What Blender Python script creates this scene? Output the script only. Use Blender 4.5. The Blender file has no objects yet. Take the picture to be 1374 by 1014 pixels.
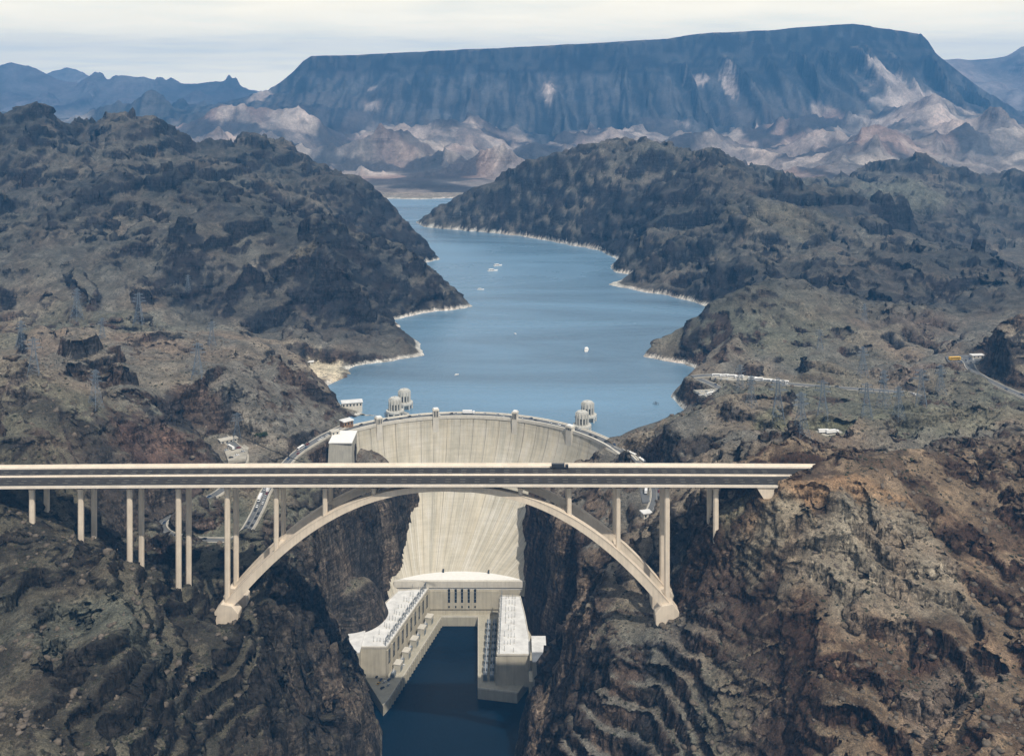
import bpy, bmesh, math, random
import numpy as np
from mathutils import Vector, Matrix

# ------------------------------------------------------------------ camera, world, sun, exposure
scene = bpy.context.scene
C = scene.collection
FPX, VH, CZ = 1400.0, 100.0, 575.0      # focal length and horizon line in photo pixels, height over the river (level view camera, lens shifted down)
SUN_ELEV, SUN_AZ = math.radians(54), math.radians(29)   # azimuth: to the right of straight behind the camera
EXPOSURE = -0.2
HAZE = 9.4e-5
SUN_STRENGTH = 5.0
SKY_STRENGTH = 0.1

cam = bpy.data.objects.new('camera', bpy.data.cameras.new('camera'))
C.objects.link(cam)
cam.location = (0, 0, CZ)
cam.rotation_euler = (math.pi / 2, 0, 0)
cam.data.sensor_width = 36.0
cam.data.lens = 36.0 * FPX / 1374.0
cam.data.shift_y = (VH - 507.0) / 1374.0
cam.data.clip_start = 1.0
cam.data.clip_end = 120000.0
scene.camera = cam

world = bpy.data.worlds.new('World')
scene.world = world
world.use_nodes = True
wn, wl = world.node_tree.nodes, world.node_tree.links
wn.clear()
sky_dir = Vector((math.sin(SUN_AZ) * math.cos(SUN_ELEV), -math.cos(SUN_AZ) * math.cos(SUN_ELEV), math.sin(SUN_ELEV)))
w_out = wn.new('ShaderNodeOutputWorld')
w_bg = wn.new('ShaderNodeBackground')
w_bg.inputs['Strength'].default_value = SKY_STRENGTH
w_sky = wn.new('ShaderNodeTexSky')
w_sky.sky_type = 'NISHITA'
w_sky.sun_disc = False
w_sky.sun_elevation = SUN_ELEV
w_sky.sun_rotation = math.atan2(sky_dir.x, sky_dir.y)
w_sky.air_density, w_sky.dust_density, w_sky.ozone_density = 1.0, 1.5, 1.0
# thin cloud deck over the whole sky: streaky noise on a plane above, fading to even white at the horizon
w_tc = wn.new('ShaderNodeTexCoord')
w_sep = wn.new('ShaderNodeSeparateXYZ')
wl.new(w_tc.outputs['Generated'], w_sep.inputs[0])
def wmath(op, a, b=None):
    n = wn.new('ShaderNodeMath'); n.operation = op
    for i, s in enumerate((a, b)):
        if s is None: continue
        if isinstance(s, (int, float)): n.inputs[i].default_value = s
        else: wl.new(s, n.inputs[i])
    return n.outputs[0]
w_h = wmath('ADD', wmath('MAXIMUM', w_sep.outputs['Z'], 0.0), 0.06)
w_comb = wn.new('ShaderNodeCombineXYZ')
wl.new(wmath('DIVIDE', w_sep.outputs['X'], w_h), w_comb.inputs[0])
wl.new(wmath('DIVIDE', w_sep.outputs['Y'], w_h), w_comb.inputs[1])
w_n = wn.new('ShaderNodeTexNoise')
w_n.inputs['Scale'].default_value = 1.1
w_n.inputs['Detail'].default_value = 9
w_n.inputs['Roughness'].default_value = 0.6
w_n.inputs['Distortion'].default_value = 0.6
wl.new(w_comb.outputs[0], w_n.inputs['Vector'])
w_ramp = wn.new('ShaderNodeValToRGB')
w_ramp.color_ramp.elements[0].position = 0.36
w_ramp.color_ramp.elements[0].color = (0.93, 0.93, 0.93, 1)
w_ramp.color_ramp.elements[1].position = 0.60
w_ramp.color_ramp.elements[1].color = (1, 1, 1, 1)
wl.new(w_n.outputs['Fac'], w_ramp.inputs[0])
w_shade = wn.new('ShaderNodeTexNoise')      # brighter and greyer cloud
w_shade.inputs['Scale'].default_value = 0.7
w_shade.inputs['Detail'].default_value = 6
wl.new(w_comb.outputs[0], w_shade.inputs['Vector'])
w_cr = wn.new('ShaderNodeValToRGB')
w_cr.color_ramp.elements[0].position = 0.30
w_cr.color_ramp.elements[0].color = (0.86, 0.90, 0.94, 1)
w_cr.color_ramp.elements[1].position = 0.55
w_cr.color_ramp.elements[1].color = (1.0, 1.0, 0.99, 1)
wl.new(w_shade.outputs['Fac'], w_cr.inputs[0])
w_scale = wn.new('ShaderNodeVectorMath'); w_scale.operation = 'SCALE'
w_scale.inputs['Scale'].default_value = 7.0
wl.new(w_cr.outputs['Color'], w_scale.inputs[0])
# extra brightness and warmth added low in the sky, offsetting the haze before it
w_low = wmath('POWER', 2.718, wmath('MULTIPLY', wmath('MAXIMUM', w_sep.outputs['Z'], 0.0), -8.0))
w_tint = wn.new('ShaderNodeMixRGB')
wl.new(w_low, w_tint.inputs['Fac']); w_tint.inputs['Color1'].default_value = (1, 1, 1, 1); w_tint.inputs['Color2'].default_value = (3.7, 3.25, 2.4, 1)
w_scale2 = wn.new('ShaderNodeVectorMath'); w_scale2.operation = 'MULTIPLY'
wl.new(w_scale.outputs['Vector'], w_scale2.inputs[0]); wl.new(w_tint.outputs['Color'], w_scale2.inputs[1])
w_mix = wn.new('ShaderNodeMixRGB')
wl.new(w_ramp.outputs['Color'], w_mix.inputs['Fac'])
wl.new(w_sky.outputs['Color'], w_mix.inputs['Color1'])
wl.new(w_scale2.outputs['Vector'], w_mix.inputs['Color2'])
wl.new(w_mix.outputs['Color'], w_bg.inputs['Color'])
wl.new(w_bg.outputs['Background'], w_out.inputs['Surface'])

sun = bpy.data.objects.new('sun', bpy.data.lights.new('sun', 'SUN'))
C.objects.link(sun)
sun.data.energy = SUN_STRENGTH
sun.data.angle = math.radians(0.6)
sun.data.color = (1.0, 0.925, 0.81)
sun.rotation_euler = sky_dir.to_track_quat('Z', 'Y').to_euler()
sun.location = (300, 0, 1200)

scene.view_settings.view_transform = 'Standard'
scene.view_settings.look = 'None'
scene.view_settings.exposure = EXPOSURE
scene.view_settings.gamma = 1.0
scene.render.engine = 'CYCLES'
scene.cycles.max_bounces = 5
scene.cycles.diffuse_bounces = 2
scene.cycles.glossy_bounces = 2
scene.cycles.transmission_bounces = 2
scene.cycles.volume_bounces = 0
scene.cycles.use_denoising = True

# ------------------------------------------------------------------ photo pixel -> place
def ray(u, v): return (u - 687) / FPX, 1.0, -(v - VH) / FPX
def Pz(u, v, z):                     # the point of a pixel that lies at height z
    d = ray(u, v); t = (z - CZ) / d[2]
    return Vector((d[0] * t, d[1] * t, z))
def Py(u, v, y):                     # the point of a pixel at distance y
    d = ray(u, v); t = y / d[1]
    return Vector((d[0] * t, y, CZ + d[2] * t))

# ------------------------------------------------------------------ noise
_rng = np.random.RandomState(7)
_perm = np.concatenate([_rng.permutation(512)] * 3)
_g2 = np.stack([np.cos(np.arange(512) * 2.399963), np.sin(np.arange(512) * 2.399963)], 1).astype(np.float32)
_g3 = _rng.normal(size=(512, 3)).astype(np.float32)
_g3 /= np.linalg.norm(_g3, axis=1)[:, None]
def perlin(x, y, seed=0):
    x = np.asarray(x, np.float32) + 37.3 * seed + 1000; y = np.asarray(y, np.float32) + 71.7 * seed + 1000
    xf, yf = np.floor(x), np.floor(y)
    xi, yi = xf.astype(np.int32) & 511, yf.astype(np.int32) & 511
    fx, fy = x - xf, y - yf
    u, v = fx * fx * fx * (fx * (fx * 6 - 15) + 10), fy * fy * fy * (fy * (fy * 6 - 15) + 10)
    a, b = _perm[xi], _perm[xi + 1]
    def g(h, dx, dy):
        q = _g2[h]
        return q[..., 0] * dx + q[..., 1] * dy
    n00, n10 = g(_perm[a + yi], fx, fy), g(_perm[b + yi], fx - 1, fy)
    n01, n11 = g(_perm[a + yi + 1], fx, fy - 1), g(_perm[b + yi + 1], fx - 1, fy - 1)
    l0, l1 = n00 + u * (n10 - n00), n01 + u * (n11 - n01)
    return (l0 + v * (l1 - l0)) * 1.5
def perlin3(x, y, z, seed=0):
    x = np.asarray(x, np.float32) + 37.3 * seed + 1000; y = np.asarray(y, np.float32) + 71.7 * seed + 1000; z = np.asarray(z, np.float32) + 1000
    xf, yf, zf = np.floor(x), np.floor(y), np.floor(z)
    xi, yi, zi = xf.astype(np.int32) & 511, yf.astype(np.int32) & 511, zf.astype(np.int32) & 511
    fx, fy, fz = x - xf, y - yf, z - zf
    u, v, w = (t * t * (3 - 2 * t) for t in (fx, fy, fz))
    res = 0
    for i in (0, 1):
        a = _perm[xi + i]; wx = u if i else 1 - u
        for j in (0, 1):
            b = _perm[a + yi + j]; wy = v if j else 1 - v
            for k in (0, 1):
                q = _g3[_perm[b + zi + k]]; wz = w if k else 1 - w
                res = res + wx * wy * wz * (q[..., 0] * (fx - i) + q[..., 1] * (fy - j) + q[..., 2] * (fz - k))
    return res * 1.5
def fbm(x, y, n, seed=0, gain=0.5, lac=2.03):
    s, a, k = 0, 1.0, 1.0
    for i in range(n):
        s = s + a * perlin(x * k, y * k, seed + i); a *= gain; k *= lac
    return s
def ridged(x, y, n, seed=0, gain=0.55, lac=2.07):
    s, a, k, w = 0, 1.0, 1.0, 1.0
    for i in range(n):
        r = 1 - np.abs(perlin(x * k, y * k, seed + i)) * 1.6
        r = np.clip(r, 0, 1) ** 2 * w
        w = np.clip(r * 1.6, 0, 1)
        s = s + a * r; a *= gain; k *= lac
    return s
def perlin_d(x, y, seed=0):          # noise with its slope
    x = np.asarray(x, np.float32) + 37.3 * seed + 1000; y = np.asarray(y, np.float32) + 71.7 * seed + 1000
    xf, yf = np.floor(x), np.floor(y)
    xi, yi = xf.astype(np.int32) & 511, yf.astype(np.int32) & 511
    fx, fy = x - xf, y - yf
    u, v = fx*fx*fx*(fx*(fx*6-15)+10), fy*fy*fy*(fy*(fy*6-15)+10)
    du, dv = 30*fx*fx*(fx*(fx-2)+1), 30*fy*fy*(fy*(fy-2)+1)
    a, b = _perm[xi], _perm[xi + 1]
    ga, gb, gc, gd = _g2[_perm[a + yi]], _g2[_perm[b + yi]], _g2[_perm[a + yi + 1]], _g2[_perm[b + yi + 1]]
    va = ga[..., 0]*fx + ga[..., 1]*fy; vb = gb[..., 0]*(fx-1) + gb[..., 1]*fy
    vc = gc[..., 0]*fx + gc[..., 1]*(fy-1); vd = gd[..., 0]*(fx-1) + gd[..., 1]*(fy-1)
    k = va - vb - vc + vd
    n = va + u*(vb-va) + v*(vc-va) + u*v*k
    nx = ga[..., 0] + u*(gb[..., 0]-ga[..., 0]) + v*(gc[..., 0]-ga[..., 0]) + u*v*(ga[..., 0]-gb[..., 0]-gc[..., 0]+gd[..., 0]) + du*(vb - va + v*k)
    ny = ga[..., 1] + u*(gb[..., 1]-ga[..., 1]) + v*(gc[..., 1]-ga[..., 1]) + u*v*(ga[..., 1]-gb[..., 1]-gc[..., 1]+gd[..., 1]) + dv*(vc - va + u*k)
    return n * 1.5, nx * 1.5, ny * 1.5
def eroded(x, y, n, seed=0, damp=1.0, gain=0.5):     # sharp divides, worn valleys
    s, a, dx, dy = 0, 1.0, 0, 0
    c_, s_ = 0.8, 0.6
    for i in range(n):
        v, gx, gy = perlin_d(x, y, seed + i)
        dx = dx + gx; dy = dy + gy
        s = s + a * v / (1 + damp * (dx * dx + dy * dy)); a *= gain
        x, y = (c_ * x - s_ * y) * 2.02, (s_ * x + c_ * y) * 2.02
    return s
_rv = _rng.uniform(-1, 1, 4096).astype(np.float32)
def joints(x, y, z, L, seed):         # blocks between sets of parallel cracks: each slab sits in or out by its own amount
    r = np.random.RandomState(seed); out = 0
    for k, (dip, wgt) in enumerate(((0.10, 1.0), (0.15, 1.0), (1.35, 0.8), (0.75, 0.6))):
        az = r.uniform(0, 6.28); n = (math.cos(az) * math.cos(dip), math.sin(az) * math.cos(dip), math.sin(dip))
        q = (n[0] * x + n[1] * y + n[2] * z) / (L * r.uniform(0.75, 1.35))
        q = q + 0.55 * perlin(x / (L * 2.6), (y + z) / (L * 2.6), seed + k)
        i = np.floor(q).astype(np.int64)
        out = out + wgt * _rv[(i * 1103 + seed * 77 + k * 311) & 4095]
    return out
def sstep(a, b, x):
    t = np.clip((x - a) / (b - a), 0, 1)
    return t * t * (3 - 2 * t)
def smin(a, b, k):
    h = np.clip(0.5 + 0.5 * (b - a) / k, 0, 1)
    return b + (a - b) * h - k * h * (1 - h)

# ------------------------------------------------------------------ the lie of the land, read off the photograph: (u, v, distance)
near_pts = [
 # left mountain: crest, mid slopes, cliff band, scree
 (-150,180,2100),(0,165,2050),(60,151,2100),(160,162,2150),(230,186,2150),(290,203,2200),(312,181,2350),(370,197,2350),(420,222,2300),(470,238,2250),(520,266,2200),(560,302,2150),(577,316,2115),(588,335,2098),
 (0,230,1850),(100,232,1850),(200,240,1800),(300,250,1850),(400,280,1850),(450,300,1800),(500,312,1800),(540,326,1750),(600,368,1690),(628,396,1655),
 (0,300,1600),(100,310,1550),(200,300,1600),(300,310,1550),(400,322,1600),(480,342,1600),(560,380,1610),
 (350,345,1500),(350,402,1462),(450,352,1510),(450,412,1478),(520,400,1545),(250,350,1450),(250,402,1412),(150,360,1400),(150,410,1300),(50,360,1400),(50,410,1300),
 (300,440,1290),(400,450,1300),(480,460,1330),(540,450,1400),(200,430,1250),(100,430,1230),(0,430,1230),
 # rough bench on the left
 (0,460,1150),(100,450,1150),(200,460,1120),(300,470,1120),(380,478,1170),(430,482,1230),
 (50,500,1020),(150,490,1020),(250,500,1000),(350,510,1000),(420,520,1040),(450,530,1065),
 (200,560,900),(280,565,900),(330,565,940),(400,560,985),(445,560,1015),
 (-80,500,850),(0,508,830),(60,516,840),(110,540,845),(148,566,850),(157,610,835),(-60,600,790),(60,610,790),
 (200,620,850),(250,640,845),(300,640,880),
 (0,672,738),(43,695,732),(108,728,732),(174,785,732),(239,804,735),(57,682,752),(122,718,752),(185,772,752),(249,790,752),
 (-80,640,742),(180,700,800),
 (350,740,780),(400,720,805),(430,690,835),(440,662,880),(462,640,915),(470,620,960),
 (308,818,738),(310,846,716),
 (0,750,690),(100,770,690),(200,830,690),(250,850,690),(0,850,630),(100,870,630),(200,900,640),(300,900,670),(380,870,700),(400,950,680),
 (0,950,570),(100,960,570),(200,980,600),(300,1000,640),(-100,1014,500),(100,1014,530),(450,1000,708),(-120,800,680),
 # right bank by the dam
 (812,603,950),(782,618,932),(760,690,900),(800,660,890),(850,660,880),(867,690,850),(820,720,835),(800,760,805),(850,750,785),(900,700,790),(960,704,742),(930,655,800),
 (895,818,738),(880,850,712),(800,850,752),(760,800,792),(740,900,752),(820,900,712),(760,1000,702),
 # right foreground
 (1040,662,724),(1060,642,728),(1085,626,757),(1125,628,752),(1200,640,760),(1000,540,915),(965,592,862),(900,602,862),(850,592,905),(870,572,960),(925,562,1000),
 (1010,592,842),(1100,582,860),(1150,560,880),(1250,560,880),(1374,560,880),(1500,560,880),(1200,602,820),(1300,600,800),(1374,620,780),(1500,640,760),
 (1200,672,722),(1374,700,720),(1100,700,716),(1100,740,692),(1250,735,695),(1000,740,716),(980,800,702),(1100,800,662),(1250,800,660),(1374,800,660),(950,850,692),(1050,880,652),(1200,880,622),(1374,880,602),
 (900,920,682),(1000,950,642),(1150,960,582),(1300,960,560),(1374,1014,520),(1100,1014,572),(950,1014,632),(850,1000,682),(780,1014,692),(1500,900,600),
 # right plateau with the roads
 (930,505,1150),(922,530,1112),(1000,520,1080),(1100,530,1030),(1200,525,1040),(1240,520,1050),(1290,485,1150),(1374,534,995),(1345,462,1075),(1374,458,1080),(1322,490,1060),(1500,470,1100),
 # spur
 (866,450,1350),(890,425,1375),(920,400,1405),(960,378,1435),(1000,372,1450),(1080,380,1450),(1150,395,1440),(1250,410,1430),(1374,390,1500),
 (950,440,1285),(900,470,1325),(1000,470,1222),(1100,460,1250),(1200,470,1220),(1100,495,1130),(1000,500,1130),(1300,460,1230),
 (1000,352,1650),(950,380,1660),(1100,362,1600),(1250,372,1600),
 # far right ridge
 (564,291,2620),(600,272,2620),(640,251,2600),(700,226,2550),(760,211,2500),(810,203,2450),(880,206,2400),(940,211,2350),(1000,236,2250),(1060,262,2150),(1120,275,2100),(1180,300,2000),(1250,330,1900),(1374,370,1750),
 (700,270,2420),(800,260,2300),(880,270,2150),(880,320,1960),(950,300,2000),(950,350,1800),(1050,310,1900),(1100,330,1800),(780,300,2280),(850,360,1890),
 (1100,240,2700),(1180,250,2600),(1230,258,2450),(1260,280,2350),(1300,310,2200),(1374,282,2600),(1340,312,2300),(1150,232,3000),(1050,245,2760),(1500,300,2400),
]
hidden_pts = [(-1400,2800,240),(-900,2750,240),(-500,2700,215),(-300,2500,190),(-1500,3300,190),(-700,3300,176),(-150,1900,195),(-260,2250,215),
 (100,2900,195),(500,2950,210),(900,3000,215),(1500,2800,220),(0,3300,176),(800,3300,180),(1700,3300,215),
 (-500,440,215),(500,440,215),(0,440,60),(-150,560,40),(120,560,40),(-760,1000,250),(760,1000,240),(-1100,1500,300),(1150,1600,240),
 (-60,1000,150),(-110,900,150),(40,900,150),(-60,1300,165),(0,1600,165),(50,2000,165)]
far_pts = [
 (450,255,3420),(560,262,3300),(650,255,3420),(800,252,3450),(450,230,4000),(600,232,3950),(750,205,4600),(400,200,4600),(600,200,4500),(540,180,5000),(390,160,5000),(380,190,4600),(480,190,5000),
 (300,235,3900),(150,215,4300),(0,205,4400),(-150,200,4500),(330,134,6250),(250,150,6000),(150,155,6000),(200,152,5900),(300,160,5500),(250,180,4900),(100,175,5300),(0,168,5500),(-150,165,5500),
 (870,172,5300),(1000,172,5200),(1100,200,4300),(1200,192,4500),(1100,230,3600),(1250,240,3400),(1374,230,3600),(1374,182,4700),(1150,152,5400),(1300,150,5350),(1230,132,5650),(1374,168,5500),(1500,160,5600),
 (500,150,5700),(620,150,5750),(740,150,5700),(850,150,5750),(950,150,5650),(1050,150,5600),(500,112,6150),(620,108,6150),(740,106,6150),(850,104,6150),(950,102,6120),(1050,98,6120),(1150,96,6100),
]
mesa_crest = [(150,180),(300,140),(352,128),(378,110),(395,96),(407,83),(418,75.5),(470,74.5),(600,68),(720,62),(820,57),(900,52),(935,46),(960,44),(1040,41),(1075,37),(1100,35),(1140,33),(1165,36),(1185,39),(1215,42),(1234,45),(1244,56),(1254,72),(1290,101),(1340,137),(1400,172),(1500,200)]
far_hidden = [(-1200,7100,420),(700,7100,420),(2300,7100,420),(-3200,7300,190),(3600,7300,220),(-1800,7400,300),(-2500,6700,230),(4200,6500,240),(-3000,3300,190),(3000,3300,230),(1500,3350,215),(0,3320,178),(-1000,3320,178)]

def warp(x, y):
    return np.stack([x / y * 1.6, np.log(y)], -1)
class TPS:
    def __init__(self, P, reg):
        P = np.array(P, np.float64)
        q = warp(P[:, 0], P[:, 1]); n = len(q)
        r2 = ((q[:, None] - q[None]) ** 2).sum(-1)
        K = 0.5 * r2 * np.log(r2 + 1e-12) + reg * np.eye(n)
        L = np.zeros((n + 3, n + 3))
        L[:n, :n] = K; L[:n, n] = 1; L[:n, n + 1:] = q; L[n, :n] = 1; L[n + 1:, :n] = q.T
        self.w = np.linalg.solve(L, np.concatenate([P[:, 2], np.zeros(3)])); self.q = q
    def __call__(self, x, y):
        q = warp(np.asarray(x, np.float64), np.asarray(y, np.float64)); sh = q.shape[:-1]; q = q.reshape(-1, 2)
        out = np.empty(len(q)); n = len(self.q)
        for i in range(0, len(q), 20000):
            c = q[i:i + 20000]
            r2 = (c[:, :1] - self.q[None, :, 0]) ** 2 + (c[:, 1:] - self.q[None, :, 1]) ** 2
            out[i:i + 20000] = (0.5 * r2 * np.log(r2 + 1e-12)) @ self.w[:n] + self.w[n] + c @ self.w[n + 1:]
        return out.reshape(sh)
def reach(y): return y * float(np.interp(y, [760, 850, 1150, 1340, 1640, 2100, 2550, 3100], [1.075, 1.14, 1.14, 1.12, 1.10, 1.086, 1.08, 1.07]))
crest_lines = [(250,214,1980,150,38),(300,226,1960,150,40),(350,242,1930,150,42),(400,262,1900,150,42),(470,296,1850,140,38),(540,326,1750,120,30),(100,200,1950,140,30),
 (920,400,1405,90,26),(960,378,1435,110,36),(1000,372,1450,110,38),(1080,380,1450,110,36),(1150,395,1440,110,30),(1250,410,1430,110,26),
 (1060,262,2150,140,36),(1120,275,2100,140,36),(1180,300,2000,140,36),(1250,330,1900,140,34),(1374,370,1750,130,30),(1000,268,2050,110,20),(880,250,2250,110,20)]     # ridges with a hollow behind them
near_pts += [p[:3] for p in crest_lines[:7]] + [(1000,268,2050),(880,250,2250)]
def scaled(l): return [(x * 1.077, reach(y), z) for x, y, z in l]
hollows = []
for u, v, y, back, drop in crest_lines:
    p = Py(u, v, reach(y)); k = (p.y + back) / p.y
    hollows.append((p.x * k, p.y + back, p.z - drop))
tps_near = TPS(hollows + [tuple(Py(u, v, reach(y))) for u, v, y in near_pts] + scaled(hidden_pts), 2e-4)
tps_far = TPS([tuple(Py(u, v, reach(y))) for u, v, y in far_pts] + scaled(far_hidden), 1e-4)

LAKE_Z = 172.0
def zpts(l, z): return [tuple(Pz(u, v, z)[:2]) for u, v in l]
lake_poly = (zpts([(468,553),(452,535),(440,518),(446,502),(476,492),(520,484),(572,477),(560,458),(526,430),(560,421),(600,417),(637,411)], LAKE_Z)
  + [(-97,1890),(-247,2075),(-204,2217)] + zpts([(592,348)], LAKE_Z) + [(-183,2362),(-355,2650),(-506,3010),(-600,3320),(-450,3385)]
  + zpts([(560,268),(610,266)], LAKE_Z) + [(270,3410),(355,3110),(0,2930)] + zpts([(557,298),(570,305),(640,311),(700,317),(760,328),(806,337)], LAKE_Z)
  + [(231,2258)] + zpts([(818,360),(824,365)], LAKE_Z) + [(242,2103)] + zpts([(817,382),(850,389),(880,394),(918,402)], LAKE_Z)
  + [(355,1785),(323,1620)] + zpts([(868,470),(861,478),(890,483),(916,489)], LAKE_Z) + [(253,1420)] + zpts([(905,520),(899,532),(915,548),(926,555)], LAKE_Z)
  + [(200,1215),(140,1165),(118,1132)] + [(64,1178),(5,1208),(-50,1225),(-110,1222)])
canyon_poly = [(-104,300),(-106,700),(-108,880),(-112,915),(-126,935),(-162,960),(-168,1005),(-158,1042),(-120,1090),(-112,1108),(-96,1150),(-56,1200),(-12,1155),(3,1112),(9,1085),(22,1035),(42,1000),(44,960),(31,938),(6,928),(0,880),(2,700),(4,300)]
def signed_dist(poly, x, y):          # positive outside
    p = np.array(poly, np.float32); d2 = np.full(x.shape, 1e12, np.float32); inside = np.zeros(x.shape, bool)
    for i in range(len(p)):
        a, b = p[i], p[(i + 1) % len(p)]; ex, ey = b - a
        t = np.clip(((x - a[0]) * ex + (y - a[1]) * ey) / (ex * ex + ey * ey + 1e-9), 0, 1)
        d2 = np.minimum(d2, (x - a[0] - t * ex) ** 2 + (y - a[1] - t * ey) ** 2)
        if a[1] != b[1]:
            c = ((a[1] > y) != (b[1] > y)) & (x < (b[0] - a[0]) * (y - a[1]) / (b[1] - a[1]) + a[0])
            inside ^= c
    d = np.sqrt(d2)
    return np.where(inside, -d, d)
def coarse(fn, x, y, step):           # evaluate on every step-th vertex of the grid and interpolate
    r, c = x.shape
    ri = np.unique(np.append(np.arange(0, r, step), r - 1)); ci = np.unique(np.append(np.arange(0, c, step), c - 1))
    g = fn(x[np.ix_(ri, ci)], y[np.ix_(ri, ci)])
    t = np.stack([np.interp(np.arange(c), ci, row) for row in g])
    k = np.searchsorted(ri, np.arange(r), 'right') - 1; k = np.clip(k, 0, len(ri) - 2)
    w = ((np.arange(r) - ri[k]) / (ri[k + 1] - ri[k]))[:, None]
    return (t[k] * (1 - w) + t[k + 1] * w).astype(np.float32)

# ------------------------------------------------------------------ helpers for objects and materials
def tag(o, label=None, cat=None, group=None, kind=None):
    for k, v in (('label', label), ('category', cat), ('group', group), ('kind', kind)):
        if v: o[k] = v
    return o
def link(name, me, mat=None, parent=None):
    o = bpy.data.objects.new(name, me)
    C.objects.link(o)
    if mat is not None and me is not None and not me.materials: me.materials.append(mat)
    if parent is not None: o.parent = parent
    return o
def empty(name, loc=(0, 0, 0), rz=0.0):
    o = bpy.data.objects.new(name, None); C.objects.link(o)
    o.location = loc; o.rotation_euler = (0, 0, rz); o.empty_display_size = 1
    return o
def copy_tree(o, parent=None):
    c = o.copy(); C.objects.link(c); c.parent = parent
    for ch in o.children: copy_tree(ch, c)
    return c
class NT:
    def __init__(self, name):
        self.m = bpy.data.materials.new(name); self.m.use_nodes = True
        self.t = self.m.node_tree; self.n = self.t.nodes; self.l = self.t.links
        self.b = self.n['Principled BSDF']
        self.tc = self.n.new('ShaderNodeTexCoord'); self.geo = self.n.new('ShaderNodeNewGeometry')
    def put(self, sock, v):
        if v is None: return
        if hasattr(v, 'is_output') or isinstance(v, bpy.types.NodeSocket): self.l.new(v, sock)
        else: sock.default_value = v
    def noise(self, vec, scale, detail=4, rough=0.55, dist=0.0, fac=True):
        n = self.n.new('ShaderNodeTexNoise')
        n.inputs['Scale'].default_value = scale; n.inputs['Detail'].default_value = detail
        n.inputs['Roughness'].default_value = rough; n.inputs['Distortion'].default_value = dist
        self.put(n.inputs['Vector'], vec)
        return n.outputs['Fac'] if fac else n.outputs['Color']
    def voro(self, vec, scale, feature='F1', out='Distance'):
        n = self.n.new('ShaderNodeTexVoronoi'); n.feature = feature
        n.inputs['Scale'].default_value = scale; self.put(n.inputs['Vector'], vec)
        return n.outputs[out]
    def math(self, op, a, b=None, clamp=False):
        n = self.n.new('ShaderNodeMath'); n.operation = op; n.use_clamp = clamp
        self.put(n.inputs[0], a); self.put(n.inputs[1], b)
        return n.outputs[0]
    def ramp(self, f, stops):
        n = self.n.new('ShaderNodeValToRGB'); e = n.color_ramp.elements
        while len(e) < len(stops): e.new(0.5)
        for k, (p, c) in zip(e, stops):
            k.position = p; k.color = (c, c, c, 1) if isinstance(c, (int, float)) else (*c, 1)
        self.put(n.inputs[0], f)
        return n.outputs['Color']
    def mix(self, f, a, b, mode='MIX'):
        n = self.n.new('ShaderNodeMixRGB'); n.blend_type = mode
        for i, s in ((0, f), (1, a), (2, b)):
            if isinstance(s, tuple): s = (*s, 1) if len(s) == 3 else s
            self.put(n.inputs[i], s)
        return n.outputs[0]
    def mapping(self, vec, scale):
        n = self.n.new('ShaderNodeMapping'); n.inputs['Scale'].default_value = scale
        self.put(n.inputs['Vector'], vec); return n.outputs[0]
    def bump(self, h, strength, dist, normal=None):
        n = self.n.new('ShaderNodeBump'); n.inputs['Strength'].default_value = strength; n.inputs['Distance'].default_value = dist
        self.put(n.inputs['Height'], h); self.put(n.inputs['Normal'], normal)
        return n.outputs[0]
    def done(self, color=None, rough=None, normal=None, **kw):
        if isinstance(color, tuple): color = (*color, 1)
        self.put(self.b.inputs['Base Color'], color); self.put(self.b.inputs['Roughness'], rough); self.put(self.b.inputs['Normal'], normal)
        for k, v in kw.items(): self.put(self.b.inputs[k.replace('_', ' ')], v)
        return self.m

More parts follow.
